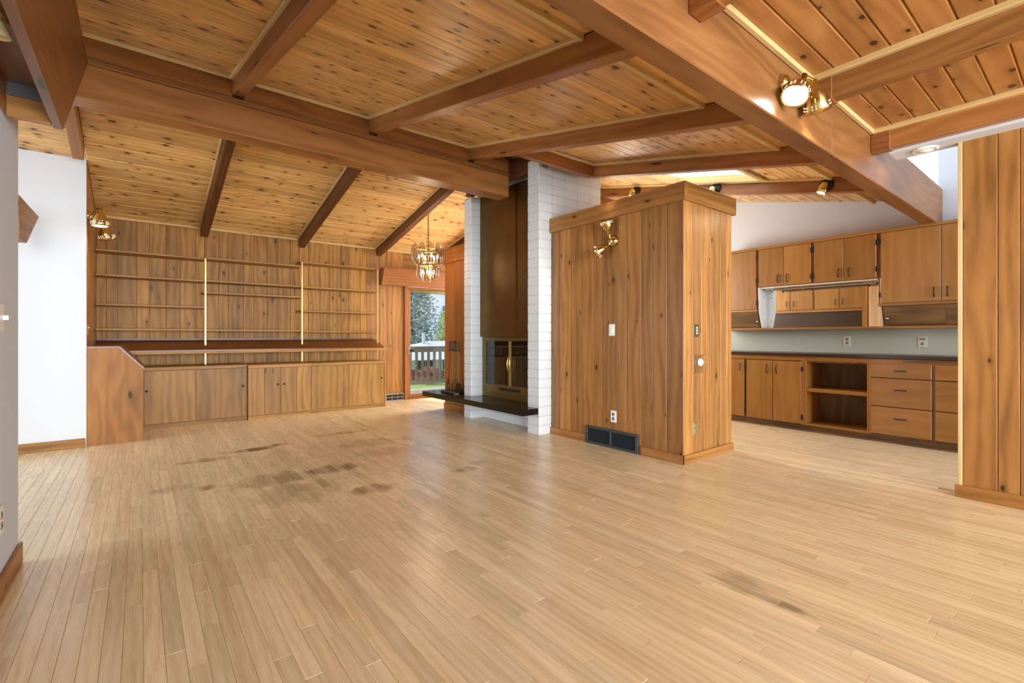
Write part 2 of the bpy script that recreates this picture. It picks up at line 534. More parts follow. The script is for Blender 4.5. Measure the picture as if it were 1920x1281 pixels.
def s_fix(vs, fs, c):
    out = []
    for f in fs:
        p = [vs[i] for i in f]
        n = (p[1] - p[0]).cross(p[2] - p[0])
        m = sum(p, Vector()) / len(p)
        out.append(tuple(reversed(f)) if n.dot(m - c) < 0 else f)
    return vs, out


ORG = {}


def build(name, mb, mat, parent=None, origin=None, label=None, cat=None, group=None, kind=None):
    if parent is not None:
        o0 = ORG[parent.name]
    elif origin is not None:
        o0 = Vector(origin)
    else:
        xs = [v[0] for v in mb.v]
        ys = [v[1] for v in mb.v]
        zs = [v[2] for v in mb.v]
        o0 = Vector(((min(xs) + max(xs)) / 2, (min(ys) + max(ys)) / 2, min(zs)))
    me = bpy.data.meshes.new(name)
    me.from_pydata([(v[0] - o0.x, v[1] - o0.y, v[2] - o0.z) for v in mb.v], [], mb.f)
    uvl = me.uv_layers.new(name='grain')
    flat = [c for fu in mb.uv for p in fu for c in p]
    uvl.data.foreach_set('uv', flat)
    ca = me.attributes.new('tone', 'FLOAT_COLOR', 'CORNER')
    tf = [c for i, fu in enumerate(mb.uv) for _ in fu for c in (mb.t[i][0], mb.t[i][1], mb.t[i][2], 1.0)]
    ca.data.foreach_set('color', tf)
    me.polygons.foreach_set('use_smooth', mb.sm)
    me.materials.append(mat)
    me.update()
    o = bpy.data.objects.new(name, me)
    COL.objects.link(o)
    if parent is not None:
        o.parent = parent
    else:
        o.location = o0
    ORG[o.name] = o0
    tag(o, label, cat, group, kind)
    return o


def tag(o, label=None, cat=None, group=None, kind=None):
    if label:
        o['label'] = label
    if cat:
        o['category'] = cat
    if group:
        o['group'] = group
    if kind:
        o['kind'] = kind
    return o


def thing(name, label, cat, loc, group=None):
    o = bpy.data.objects.new(name, None)
    o.empty_display_size = 0.1
    COL.objects.link(o)
    o.location = loc
    ORG[o.name] = Vector(loc)
    return tag(o, label, cat, group)


def bx(*a, **k):
    return MB().box(*a, **k)


def struct(name, mb, mat):
    return build(name, mb, mat, kind='structure')


# ------------------------------------------------------------------ floor
flo = struct('floor', bx(-3.0, 7.0, -3.0, 7.75, -0.12, -0.012, g='y', tone=(.3, .5, 0)), M_FLOOR)
SX0, W = -1.9, 0.0579
boards = []
rf = random.Random(11)
r = 0
x = SX0
while x < 6.12:
    y = -0.4 - rf.random() * 0.8
    while y < 7.62:
        ln = rf.choice((0.32, 0.45, 0.6, 0.75, 0.9, 1.1, 1.35)) * rf.uniform(0.85, 1.15)
        y1 = min(y + ln, 7.62)
        if 7.62 - y1 < 0.12:
            y1 = 7.62
        cx, cy = x + W / 2, (y + y1) / 2
        # behind the left wall, or under the chimney: nothing to see
        if not (cx < -0.5 and y1 < 2.6) and not (cx > 4.5 and cy < 0.2):
            dx, dy = math.cos(math.radians(51.747)), math.sin(math.radians(51.747))
            dep = cx * dx + cy * dy
            lat = cx * dy - cy * dx
            seen = dep > 0.9 and abs(lat) < dep * 1.12 + 0.3 and dep * 0.75 > 1.1 - 0.35
            area_px = (y1 - y) * W / max(dep, 0.6) ** 3 if seen else 0
            boards.append((area_px, x, y, y1))
        y = y1
    x += W
boards.sort(key=lambda b: -b[0])


def board_mb(mb, b):
    k = rf.random()
    tone = (min(1, max(0, rf.gauss(0.5, 0.24))), k, rf.random())
    dz = rf.uniform(-0.0003, 0.0003)
    mb.box(b[1] + 0.0004, b[1] + W - 0.0004, b[2] + 0.0003, b[3] - 0.0003, -0.012, dz, g='y', ch=0.0009, tone=tone,
           off=(rf.uniform(0, 60), rf.uniform(0, 60)))
    return mb


for b in boards[:298]:
    build('floorboard', board_mb(MB(), b), M_FLOOR, flo)
rest = MB()
for b in boards[298:]:
    board_mb(rest, b)
build('floorboard', rest, M_FLOOR, flo, kind='stuff')

# ------------------------------------------------------------------ ceilings
SF, SB = 0.2175, 0.225
YR = 4.575


def zf(y): return 2.26 + SF * y


def zb(y): return 2.57 + SB * (7.62 - y)


NF = Vector((0, -SF, 1)).normalized()
TF = Vector((0, 1, SF)).normalized()
NB = Vector((0, SB, 1)).normalized()
TB = Vector((0, 1, -SB)).normalized()
XA = Vector((1, 0, 0))
PW = 0.128
ZN = 2.60


def ceil_plank(parent, x0, x1, yc, plane):
    mb = MB()
    T = 0.009
    if plane == 'n':
        c, ax = Vector(((x0 + x1) / 2, yc, ZN + T)), (XA, Vector((0, 1, 0)), Vector((0, 0, 1)))
    elif plane == 'f':
        c, ax = Vector(((x0 + x1) / 2, yc, zf(yc))) + NF * T, (XA, TF, NF)
    else:
        c, ax = Vector(((x0 + x1) / 2, yc, zb(yc))) + NB * T, (XA, TB, NB)
    mb.obox(c, ax, ((x1 - x0) / 2, PW / 2 - 0.0012, T), 0, 0.0065)
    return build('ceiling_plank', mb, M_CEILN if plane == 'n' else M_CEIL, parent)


cn = struct('ceiling', bx(-0.6, 4.6, -3.0, 1.10, ZN + 0.02, ZN + 0.14, g='x'), M_CEIL)
mbs = MB()
ym = [(1.15, zf(1.15)), (YR, zf(YR)), (YR, zf(YR) + .15), (1.15, zf(1.15) + .15)]
up = 0.022
for (xa, xb, ya, yb) in ((-3.0, 4.33, 1.15, YR), (4.33, 5.13, 1.15, 2.28), (4.33, 5.13, 3.24, YR), (5.13, 6.9, 1.15, YR)):
    mbs.prism([(ya, zf(ya) + up), (yb, zf(yb) + up), (yb, zf(yb) + up + .14), (ya, zf(ya) + up + .14)], 'x', xa, xb, g=(1, 0, 0))
cf = struct('ceiling', mbs, M_CEIL)
cb = struct('ceiling', MB().prism([(YR, zb(YR) + up), (7.9, zb(7.9) + up), (7.9, zb(7.9) + up + .14), (YR, zb(YR) + up + .14)], 'x', -3.0, 6.9, g=(1, 0, 0)), M_CEIL)
RW = 0.085
FR = [-0.50, 0.60, 1.755, 2.90, 4.03, 5.18, 6.5]       # front-slope rafters (left face x)
BR = [-0.50, 0.645, 1.88, 3.09, 4.25]                 # back-slope rafters
NR = [0.60, 1.80, 3.07, 4.20]                         # near rafters
step = PW / math.sqrt(1 + SF * SF)
for i in range(len(FR) - 1):
    a, b = FR[i] + RW, FR[i + 1]
    y = 1.20 + step / 2
    while y < 4.46:
        if i == 3 and y > 3.62:
            break
        if i == 4 and 2.24 < y < 3.28:
            ceil_plank(cf, a, 4.33, y, 'f')
            ceil_plank(cf, 5.12, b, y, 'f')
        else:
            ceil_plank(cf, a, b, y, 'f')
        y += step
for y in range(25):
    yy = 4.40 - y * step
    if yy > 3.2:
        ceil_plank(cf, -1.9, FR[0], yy, 'f')
step = PW / math.sqrt(1 + SB * SB)
bb = [-2.4] + BR + [6.6]
for i in range(len(bb) - 1):
    a, b = (bb[i] + RW if i else bb[i]), bb[i + 1]
    y = 7.62 - step / 2
    while y > 4.66:
        if not (i == 0 and y > 6.34):
            if not (i == 4 and y < 5.5 and False):
                ceil_plank(cb, a, b, y, 'b')
        y -= step
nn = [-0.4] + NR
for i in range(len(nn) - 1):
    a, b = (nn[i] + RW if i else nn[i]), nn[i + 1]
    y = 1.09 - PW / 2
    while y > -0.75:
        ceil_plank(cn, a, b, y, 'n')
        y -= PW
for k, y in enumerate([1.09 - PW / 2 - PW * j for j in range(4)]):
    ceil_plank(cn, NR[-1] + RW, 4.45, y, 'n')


def mould(parent, p0, p1, n, s=0.011):
    """square moulding stick between two points, n = direction it hangs away from the ceiling"""
    p0, p1, n = Vector(p0), Vector(p1), Vector(n).normalized()
    d = (p1 - p0).normalized()
    w = d.cross(n).normalized()
    c = (p0 + p1) / 2
    build('moulding', MB().obox(c, (d, w, n), ((p1 - p0).length / 2, s, s), 0, 0.004), M_TRIM, parent)


for xr in FR[1:6]:
    for s in (-1, 1):
        xx = xr - 0.012 if s < 0 else xr + RW + 0.012
        if 2.8 < xx < 4.2 and not (xx < 2.95 or xx > 4.1):
            ye = 3.60
        else:
            ye = 4.45
        mould(cf, (xx, 1.64, zf(1.64) - .012), (xx, ye, zf(ye) - .012), -NF, 0.014)
for a, b in zip([f + RW for f in FR[:-1]], FR[1:]):
    if a < 5.3:
        mould(cf, (a, 1.655, zf(1.655) - .012), (b, 1.655, zf(1.655) - .012), -NF, 0.018)
        if not 2.9 < a < 4.0:
            mould(cf, (a, 4.445, zf(4.445) - .012), (b, 4.445, zf(4.445) - .012), -NF, 0.014)
mould(cf, (2.985, 3.60, zf(3.60) - .012), (4.03, 3.60, zf(3.60) - .012), -NF, 0.014)
for xr in NR[1:]:
    for xx in (xr - 0.012, xr + RW + 0.012):
        if xx < 4.25:
            mould(cn, (xx, -0.7, ZN - .012), (xx, 1.075, ZN - .012), (0, 0, -1), 0.017)
for a, b in zip([-0.3] + [q + RW for q in NR[:-1]], NR):
    mould(cn, (a, 1.075, ZN - .012), (b, 1.075, ZN - .012), (0, 0, -1), 0.014)
for a, b in zip([-0.41] + [q + RW for q in BR[1:]], BR[1:] + [6.5]):
    mould(cb, (a, 7.60, zb(7.60) - .012), (b, 7.60, zb(7.60) - .012), -NB, 0.012)
for xr in BR[1:]:
    mould(cb, (xr - 0.01, 4.70, zb(4.70) - .01), (xr - 0.01, 7.58, zb(7.58) - .01), -NB, 0.010)

# ------------------------------------------------------------------ beams and rafters
ridge = thing('ridge_beam', 'long dark ridge beam spanning from the left wall to the bronze chimney hood', 'beam', (1.5, 4.56, 2.772))
build('beam_body', bx(-1.3, 3.47, 4.46, 4.66, 2.772, 3.02, g='x', ch=0.008, tone=(.5, .5, .5)), M_BEAM, ridge)
build('top_lamination', bx(-1.3, 3.47, 4.448, 4.67, 3.018, 3.062, g='x', ch=0.006, tone=(.95, .5, .5)), M_BEAM2, ridge, label='lighter top lamination')
for a, b in zip([f + RW for f in FR[:3]] + [2.985], FR[1:4] + [4.03]):
    build('blocking', bx(a, b, 4.475, 4.645, 3.062, 3.225, g='x', tone=(.25, .9, .5)), M_BEAM, ridge)
build('blocking', bx(-1.3, FR[0], 4.475, 4.645, 3.062, 3.225, g='x', tone=(.25, .9, .5)), M_BEAM, ridge)

gird = thing('ceiling_girder', 'large reddish girder crossing the room from top centre to the kitchen wall', 'beam', (3, 1.15, 2.25))
build('beam_body', bx(-0.45, 3.43, 1.09, 1.21, 2.25, 2.645, g='x', ch=0.006, tone=(.5, .5, .5)), M_BEAM2, gird)
build('beam_body', bx(3.432, 6.595, 1.09, 1.21, 2.252, 2.645, g='x', ch=0.006, tone=(.62, .3, .5)), M_BEAM2, gird)

LF = ['leftmost front rafter, above the end of the hall opening',
      'brown rafter running up to the ridge at top left of the ceiling',
      'brown rafter between girder and ridge, second one left of the chimney',
      'brown rafter between girder and ridge, just left of the white chimney',
      'brown rafter passing in front of the skylight, right of the white chimney',
      'brown rafter behind the skylight, carrying the black based spotlights']


def rafter(label, x, y0, y1, fn, T, N, depth=0.14, mat=M_BEAM, lift=0.0, endcap=False):
    t = thing('rafter', label, 'rafter', (x + RW / 2, y0, fn(y0) - depth))
    p0 = Vector((x + RW / 2, y0, fn(y0) - depth / 2 - lift))
    p1 = Vector((x + RW / 2, y1, fn(y1) - depth / 2 - lift))
    d = (p1 - p0).normalized()
    build('rafter_body', MB().obox((p0 + p1) / 2, (d, XA, N), ((p1 - p0).length / 2, RW / 2, depth / 2), 0, 0.004), mat, t)
    return t


for i, xr in enumerate(FR[:6]):
    y1 = 4.60 if i < 4 else (3.68 if i == 4 else 4.6)
    y0 = 1.22 if i else 3.35
    rafter(LF[i], xr, y0, y1, zf, TF, NF)
LB = ['short rafter end above the white hall wall at far left',
      'dark sloping rafter meeting the back wall over the left shelves',
      'dark sloping rafter meeting the back wall over the right shelves',
      'dark sloping rafter ending at the back wall, left of the chandelier',
      'sloping rafter behind the chandelier, mostly hidden by the chimney']
for i, xr in enumerate(BR):
    rafter(LB[i], xr, 4.66, 7.58 if i else 6.08, zb, TB, NB, mat=M_BEAM if i == 0 else M_DARKB)
LN = ['near rafter out of frame above the camera, left of the lamps',
      'near rafter cut off at the top edge, its end meeting the girder',
      'near rafter ending beside the twin brass lamps on the girder',
      'near rafter running from the girder over the right panelled wall']
for i, xr in enumerate(NR):
    if i == 0:
        continue
    t = rafter(LN[i], xr, -0.9, 1.088, lambda y: ZN, Vector((0, 1, 0)), Vector((0, 0, 1)), depth=0.150)
    build('end_block', bx(xr - 0.006, xr + RW + 0.006, 0.975, 1.089, ZN - 0.156, ZN - 0.03, g='y', ch=0.003, tone=(.3, 1, .5)), M_RED, t, label='redder end block')
# header in front of the chimney and the dark well round it
ch = thing('chimney_header', 'short reddish header board crossing in front of the chimney top', 'beam', (3.5, 3.65, 2.9))
build('header_board', bx(2.985, 4.03, 3.62, 3.69, 2.905, 3.055, g='x', ch=0.003, tone=(.35, .9, .5)), M_RED, ch)
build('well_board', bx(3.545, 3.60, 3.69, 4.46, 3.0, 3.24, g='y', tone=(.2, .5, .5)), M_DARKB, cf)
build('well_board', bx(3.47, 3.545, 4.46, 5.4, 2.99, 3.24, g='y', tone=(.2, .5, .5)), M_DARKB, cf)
far = thing('ridge_beam', 'dark ridge beam end seen just right of the white chimney top', 'beam', (5.5, 4.6, 2.9))
build('beam_body', bx(4.52, 6.6, 4.5, 4.66, 2.80, 3.10, g='x', ch=0.005, tone=(.4, .9, .5)), M_RED, far)

# ------------------------------------------------------------------ walls
# back wall with vertical boards
wb = struct('wall_back', bx(-0.6, 3.66, 7.635, 7.80, 0, 2.7), M_BACK)
seams = [-.415, -.321, -.215, -.028, .098, .27, .42, .593, .69, .855, .968, 1.156, 1.287, 1.457, 1.605, 1.776, 1.90, 2.031, 2.204,
         2.349, 2.525, 2.651, 2.836, 2.948, 3.178, 3.30, 3.394, 3.60]
for a, b in zip(seams[:-1], seams[1:]):
    build('wall_panel', bx(a + .002, b - .002, 7.62, 7.636, 0.0, 2.575, g='z', ch=0.0025), M_BACK if b < 3.06 else M_PANEL, wb)
build('wall_panel', bx(4.62, 6.6, 7.62, 7.636, 0, 2.575), M_PANEL, wb)
build('wall_panel', bx(3.60, 4.64, 7.62, 7.80, 2.02, 2.60, g='x'), M_PANEL, wb)
struct('wall_back_east', bx(4.62, 6.8, 7.64, 7.80, 0, 2.7), M_WALL)
# wood side wall at the left of the shelves
wsd = struct('wall_left_side', MB().prism([(6.335, 0), (7.64, 0), (7.64, 2.6), (6.335, 2.87)], 'x', -0.52, -0.43), M_PANEL)
for a, b in ((6.332, 6.72), (6.72, 7.17), (7.17, 7.62)):
    build('wall_panel', MB().prism([(a + .001, 0), (b - .001, 0), (b - .001, zb(b) - .01), (a + .001, zb(a) - .01)], 'x', -0.43, -0.414), M_PANEL, wsd)
# white hall wall and the near white wall
wh = struct('wall_hall', MB().prism([(-3.0, 0), (-0.418, 0), (-0.418, 2.88), (-3.0, 2.88)], 'y', 6.33, 6.45), M_WALL)
wl_ = struct('wall_left', bx(-0.62, -0.46, -3.0, 3.262, 0, 2.95), M_WALL2)
build('upper_panel', bx(-0.462, -0.452, -3.0, 2.94, 2.06, 2.95, g='y', tone=(.35, .6, .5)), M_PANEL, wl_)
struct('baseboard_left', bx(-0.46, -0.445, -3.0, 3.277, 0, 0.105, g='y', ch=0.004, tone=(.3, .8, .5)), M_PANEL)
struct('baseboard_hall', bx(-3.0, -0.425, 6.312, 6.33, 0, 0.088, g='x', ch=0.003, tone=(.2, .4, .5)), M_BACK)
# right panelled wall
wr = struct('wall_right', bx(4.435, 4.53, -3.0, 0.652, 0, 2.43), M_PANEL)
rs = [0.629, 0.46, 0.36, 0.215, 0.05, -0.1, -0.3, -0.6]
for a, b in zip(rs[:-1], rs[1:]):
    build('wall_panel', bx(4.42, 4.436, b + .0012, a - .0012, 0.0, 2.445, g='z', ch=0.003), M_PANEL, wr)
build('corner_trim', bx(4.414, 4.436, 0.630, 0.652, 0.0, 2.44, g='z', ch=0.003, tone=(1, 0, .5)), M_TRIM, wr, label='lighter corner strip')
struct('baseboard_right', bx(4.402, 4.42, -3.0, 0.665, 0, 0.085, g='y', ch=0.004, tone=(.55, .8, .5)), M_PANEL)
# kitchen / east wall
we = struct('wall_kitchen', bx(6.60, 6.75, -3.0, 7.7, 0, 3.7), M_WALL)
struct('wall_clerestory', bx(4.46, 6.60, 1.125, 1.175, 2.645, 3.7), M_WALL)
# white soffit with its round lamp
sof = struct('ceiling', bx(4.29, 4.49, -1.0, 1.0, 2.432, 2.59), M_WALL)

# panelled divider block
wd = struct('wall_divider', bx(3.69, 4.48, 2.29, 3.925, 0, 2.40), M_PANEL)
cs = [3.928, 3.799, 3.628, 3.466, 3.299, 3.181, 2.985, 2.879, 2.710, 2.586, 2.438, 2.276]
for a, b in zip(cs[:-1], cs[1:]):
    build('wall_panel', bx(3.67, 3.691, b + .0022, a - .0022, 0, 2.30, g='z', ch=0.0025), M_PANEL, wd)
build('corner_trim', bx(3.664, 3.692, 2.268, 2.284, 0, 2.30, g='z', ch=0.003, tone=(.9, .2, .5)), M_PANEL, wd)
cx = [3.692, 3.804, 3.944, 4.103, 4.284, 4.400, 4.49]
for a, b in zip(cx[:-1], cx[1:]):
    build('wall_panel', bx(a + .002, b - .002, 2.27, 2.291, 0, 2.30, g='z', ch=0.0025), M_PANEL, wd)
build('top_band', bx(3.645, 3.69, 2.245, 3.955, 2.272, 2.432, g='y', ch=0.004, tone=(.45, .7, .5)), M_PANEL, wd)
build('top_band', bx(3.69, 4.535, 2.245, 2.29, 2.272, 2.432, g='x', ch=0.004, tone=(.40, .8, .5)), M_PANEL, wd)
build('top_cover', bx(3.69, 4.48, 2.29, 3.93, 2.40, 2.43, g='y'), M_PANEL, wd)
struct('baseboard_divider', MB().box(3.653, 3.67, 2.253, 2.705, 0, 0.078, g='y', ch=0.004, tone=(.5, .8, .5))
       .box(3.653, 3.67, 3.400, 3.94, 0, 0.078, g='y', ch=0.004, tone=(.5, .8, .5))
       .box(3.653, 4.505, 2.253, 2.27, 0, 0.078, g='x', ch=0.004, tone=(.5, .8, .5)), M_PANEL)

# wood wall left of the chimney
wc = struct('wall_chimney', bx(3.665, 3.80, 5.49, 6.275, 0, 2.2), M_RED)
for a, b in ((5.49, 5.76), (5.76, 6.02), (6.02, 6.28)):
    build('wall_panel', bx(3.65, 3.666, a + .001, b - .001, 0.10, 2.25, g='z', ch=0.002), M_RED, wc)
build('top_band', bx(3.62, 3.81, 5.49, 6.38, 2.20, 2.42, g='y', ch=0.004, tone=(.35, .9, .5)), M_RED, wc)
struct('baseboard_chimney', bx(3.635, 3.655, 5.49, 6.29, 0, 0.10, g='y', ch=0.004, tone=(.5, .9, .5)), M_RED)

# ------------------------------------------------------------------ skylight, slider door
sky_c = Vector((4.725, 2.76, zf(2.76))) + NF * 0.062
w1 = struct('window_1', MB().obox(sky_c, (XA, TF, NF), (0.40, 0.52, 0.008), 0), M_SKYL)
for xa in (4.335, 5.115):
    build('window_frame', MB().obox(Vector((xa, 2.76, zf(2.76))) + NF * 0.026, (TF, XA, NF), (0.52, 0.014, 0.048), 0), M_TRIM, w1)
for ya in (2.26, 3.26):
    build('window_frame', MB().obox(Vector((4.725, ya, zf(ya))) + NF * 0.026, (XA, TF, NF), (0.40, 0.014, 0.048), 0), M_TRIM, w1)
for xa in (4.33, 5.135):
    build('window_casing', MB().obox(Vector((xa, 2.76, zf(2.76))) - NF * 0.011, (TF, XA, NF), (0.56, 0.024, 0.011), 0), M_TRIM, w1)
for ya in (2.25, 3.285):
    build('window_casing', MB().obox(Vector((4.73, ya, zf(ya))) - NF * 0.011, (XA, TF, NF), (0.37, 0.024, 0.011), 0), M_TRIM, w1)

d1 = struct('door_1', bx(3.612, 3.665, 7.585, 7.72, 0, 1.99, g='z', ch=0.003), M_RED)
build('door_frame', bx(4.60, 4.66, 7.585, 7.72, 0, 1.99, g='z', ch=0.003), M_RED, d1)
build('door_frame', bx(3.665, 4.60, 7.585, 7.72, 1.93, 1.99, g='x', ch=0.003), M_RED, d1)
build('door_frame', bx(3.665, 4.60, 7.585, 7.72, 0, 0.03, g='x', ch=0.003), M_RED, d1)
build('head_strip', bx(3.665, 4.60, 7.575, 7.60, 1.965, 1.99, g='x'), M_WHITEP, d1, label='white curtain track')
build('sash', bx(3.668, 3.74, 7.63, 7.68, 0.03, 1.93, g='z', ch=0.003), M_RED, d1)
build('sash', bx(4.52, 4.60, 7.63, 7.68, 0.03, 1.93, g='z', ch=0.003), M_RED, d1)
build('sash', bx(3.74, 4.52, 7.63, 7.68, 1.88, 1.93, g='x', ch=0.003), M_BRASSOLD, d1)
build('sash', bx(3.74, 4.52, 7.63, 7.68, 0.03, 0.085, g='x', ch=0.003), M_RED, d1)
build('pane', bx(3.735, 4.525, 7.652, 7.658, 0.08, 1.885), M_CLEAR, d1)
build('latch', bx(3.69, 3.715, 7.60, 7.63, 0.78, 0.93, ch=0.004), M_CHROME, d1)
build('handle', bx(3.735, 3.80, 7.60, 7.63, 0.83, 0.875, ch=0.004), M_BLACK, d1)

val = thing('valance_box', 'wooden curtain valance box over the sliding glass door', 'valance', (3.9, 7.5, 1.96))
build('front_board', MB().prism([(3.145, 1.96), (4.62, 1.96), (4.62, 2.255), (3.19, 2.255)], 'y', 7.47, 7.495, g=(1, 0, 0), tone=(.6, .9, .5)), M_RED, val)
build('side_board', bx(3.165, 3.19, 7.495, 7.618, 1.97, 2.24, g='y', tone=(.3, .9, .5)), M_RED, val)

# ------------------------------------------------------------------ fireplace
fp = thing('fireplace', 'white painted brick fireplace with tall bronze hood', 'fireplace', (3.9, 4.7, 0))
BH = 0.1045


def bricks(x0, x1, y0, y1, z0, z1, rnd=random.Random(3)):
    z = z0
    while z < z1 - 0.02:
        zt = min(z + BH, z1)
        j = 0.0025
        e = rnd.uniform(-0.0015, 0.0015)
        build('brick', bx(x0 + e, x1, y0 + (e if y0 < 3.95 else 0), y1, z + j, zt - j, ch=0.005), M_BRICK, fp)
        z += BH


# cores (mortar) stand back a little inside the brickwork
build('mortar', MB().box(3.496, 3.685, 3.946, 4.13, 0, 3.10).box(3.70, 4.515, 3.946, 5.48, 0, 3.19).box(3.496, 3.70, 5.318, 5.478, 0, 2.98), M_MORTAR, fp)
bricks(3.49, 3.69, 3.94, 4.138, 0, 3.10)
bricks(3.488, 3.69, 5.312, 5.484, 0, 2.97)
for k in range(4):
    xa = 3.692 + k * 0.207
    bricks(xa, xa + 0.205, 3.94, 3.99, 2.09, 3.15)
# base course under the hearth and firebox surround
for z in (0, 1):
    for k in range(4):
        ya = 4.14 + k * 0.2945
        build('brick', bx(3.682, 3.72, ya + .002, ya + .2925, z * .104 + .002, z * .104 + .102, ch=0.004), M_BRICK, fp)
# hearth slab
build('hearth_slab', MB().prism([(3.26, 3.955), (3.72, 3.955), (3.72, 6.26), (3.26, 6.26)], 'z', 0.232, 0.300), M_HEARTH, fp, label='shiny black hearth slab')
# hood
hood = build('hood', MB().box(3.635, 3.70, 4.54, 5.311, 1.096, 2.985, ch=0.003, tone=(.5, .5, .5)), M_BRONZE, fp, label='bronze hood panel')
build('hood_panel', bx(3.641, 3.70, 4.139, 4.537, 1.094, 2.985, ch=0.003), M_BRONZE, hood)
build('hood_seam', bx(3.630, 3.642, 4.534, 4.541, 1.096, 2.985), M_BRONZE, hood)
# firebox: dark box with an open front
fbx = MB()
fbx.box(3.70, 4.30, 4.14, 5.31, 0.30, 0.33)
fbx.box(4.28, 4.32, 4.14, 5.31, 0.30, 1.12)
fbx.box(3.70, 4.30, 5.26, 5.31, 0.30, 1.12)
fbx.box(3.70, 4.30, 4.14, 4.19, 0.30, 1.12)
fbx.box(3.70, 4.30, 4.14, 5.31, 1.06, 1.12)
build('firebox', fbx, M_SOOT, fp)
fr = build('fire_screen_frame', MB().box(3.672, 3.70, 5.235, 5.311, 0.30, 1.092, ch=.002).box(3.672, 3.70, 4.139, 4.20, 0.30, 1.092, ch=.002)
           .box(3.672, 3.70, 4.20, 5.235, 1.045, 1.092, ch=.002).box(3.672, 3.70, 4.20, 5.235, 0.30, 0.472, ch=.002), M_BRASSOLD, fp, label='tarnished brass screen frame')
build('lower_ledge', bx(3.664, 3.674, 4.2, 5.235, 0.345, 0.356), M_BRASSOLD, fr)
vent = MB()
for k in range(14):
    ya = 4.50 + k * 0.030
    vent.box(3.668, 3.673, ya, ya + 0.018, 0.405, 0.44)
build('draft_vent', vent, M_BLACK, fr, kind='stuff')
for ya, yb in ((4.725, 5.232), (4.205, 4.70)):
    dr = build('glass_door', bx(3.684, 3.689, ya, yb, 0.475, 1.043), M_FIREGL, fp)
for ya in (4.722, 4.700):
    build('door_stile', bx(3.674, 3.694, ya - .009, ya + .009, 0.472, 1.045, ch=.002), M_BRASSP, fp)
for ya in (4.735, 4.690):
    build('door_handle', MB().tube([(3.672, ya, 0.66), (3.655, ya, 0.70), (3.653, ya, 0.74), (3.655, ya, 0.78), (3.672, ya, 0.83)], 0.007, 8), M_BRASS, fp)
build('draw_rod', MB().tube([(3.72, 4.2, 0.78), (3.72, 5.1, 0.785)], 0.004, 6), M_PLATEG, fp)
grate = thing('fire_grate', 'iron fire grate standing in the firebox behind the glass doors', 'grate', (3.95, 4.55, 0.33))
for k in range(9):
    ya = 4.30 + k * 0.06
    build('bar', MB().tube([(3.82, ya, 0.60), (3.83, ya, 0.46), (3.95, ya, 0.44), (4.10, ya, 0.45), (4.15, ya, 0.58)], 0.008, 6), M_PLATEG, grate)
for ya in (4.34, 4.74):
    for xx in (3.86, 4.1):
        build('leg', MB().tube([(xx, ya, 0.33), (xx, ya, 0.44)], 0.008, 6), M_BLACK, grate)
for q, (ya, zz, rr, lb) in enumerate(((4.45, 0.535, 0.075, 'pale burnt log lying on the fire grate'), )):
    lg = MB()
    prof = [(0.001, -0.0)] + [(rr * random.uniform(.85, 1.1), 0.02 + 0.05 * i) for i in range(7)] + [(0.001, 0.35)]
    lg.lathe(prof, (3.93, ya - .10, zz), (0.15, 1, 0.08), 10)
    build('log', lg, M_LOG, label=lb, cat='log')

# hearth tools on their stand
ts = thing('fire_tool_stand', 'small iron tool stand on the left end of the black hearth', 'tool stand', (3.5, 5.79, 0.30))
build('base', MB().prism([(3.40, 5.60), (3.46, 5.57), (3.60, 5.62), (3.60, 5.95), (3.46, 6.00), (3.40, 5.96)], 'z', 0.301, 0.318), M_BLACK, ts)
build('base_rail', MB().box(3.40, 3.412, 5.60, 5.96, 0.318, 0.335).box(3.588, 3.60, 5.62, 5.95, 0.318, 0.335), M_PLATEG, ts)
build('post', MB().tube([(3.52, 5.77, 0.318), (3.52, 5.77, 1.0)], 0.007, 8), M_BLACK, ts)
build('hook_bar', MB().tube([(3.50, 5.60, 0.905), (3.50, 5.93, 0.905)], 0.007, 8), M_BLACK, ts)
build('finial', MB().ball((3.52, 5.77, 1.02), 0.022, 10), M_BLACK, ts)


def tool(name, label, y, yb, shaft, head, z_top=1.035):
    t = thing(name, label, 'fire tool', (3.47, y, 0.33))
    build('handle', MB().tube([(3.478, y, z_top), (3.478, y, 0.99), (3.479, y, 0.95), (3.48, y, 0.89)], 0.012, 8, 0.009), M_BLACK, t)
    build('shaft', MB().tube([(3.48, y, 0.89), (3.485, (y + yb) / 2, 0.66), (3.49, yb, 0.42)], 0.0042, 8), shaft, t)
    head(t, yb)


def h_tongs(t, y):
    for s in (-1, 1):
        build('jaw', MB().tube([(3.49, y, 0.50), (3.487, y + s * 0.035, 0.42), (3.485, y + s * 0.035, 0.37), (3.485, y + s * 0.008, 0.33)], 0.007, 7), M_BLACK, t)


def h_shovel(t, y):
    build('pan', MB().prism([(y - .045, 0.335), (y + .045, 0.335), (y + .052, 0.43), (y + .02, 0.50), (y - .02, 0.50), (y - .052, 0.43)], 'x', 3.485, 3.492), M_BRASSOLD, t)


def h_brush(t, y):
    build('bristles', MB().prism([(y - .05, 0.335), (y + .05, 0.335), (y + .025, 0.45), (y - .025, 0.45)], 'x', 3.47, 3.51), M_BLACK, t)


def h_poker(t, y):
    build('hook', MB().tube([(3.49, y, 0.43), (3.49, y, 0.35), (3.49, y - .015, 0.335)], 0.006, 6), M_BLACK, t)
    build('hook', MB().tube([(3.49, y, 0.40), (3.49, y + .03, 0.42)], 0.005, 6), M_BLACK, t)


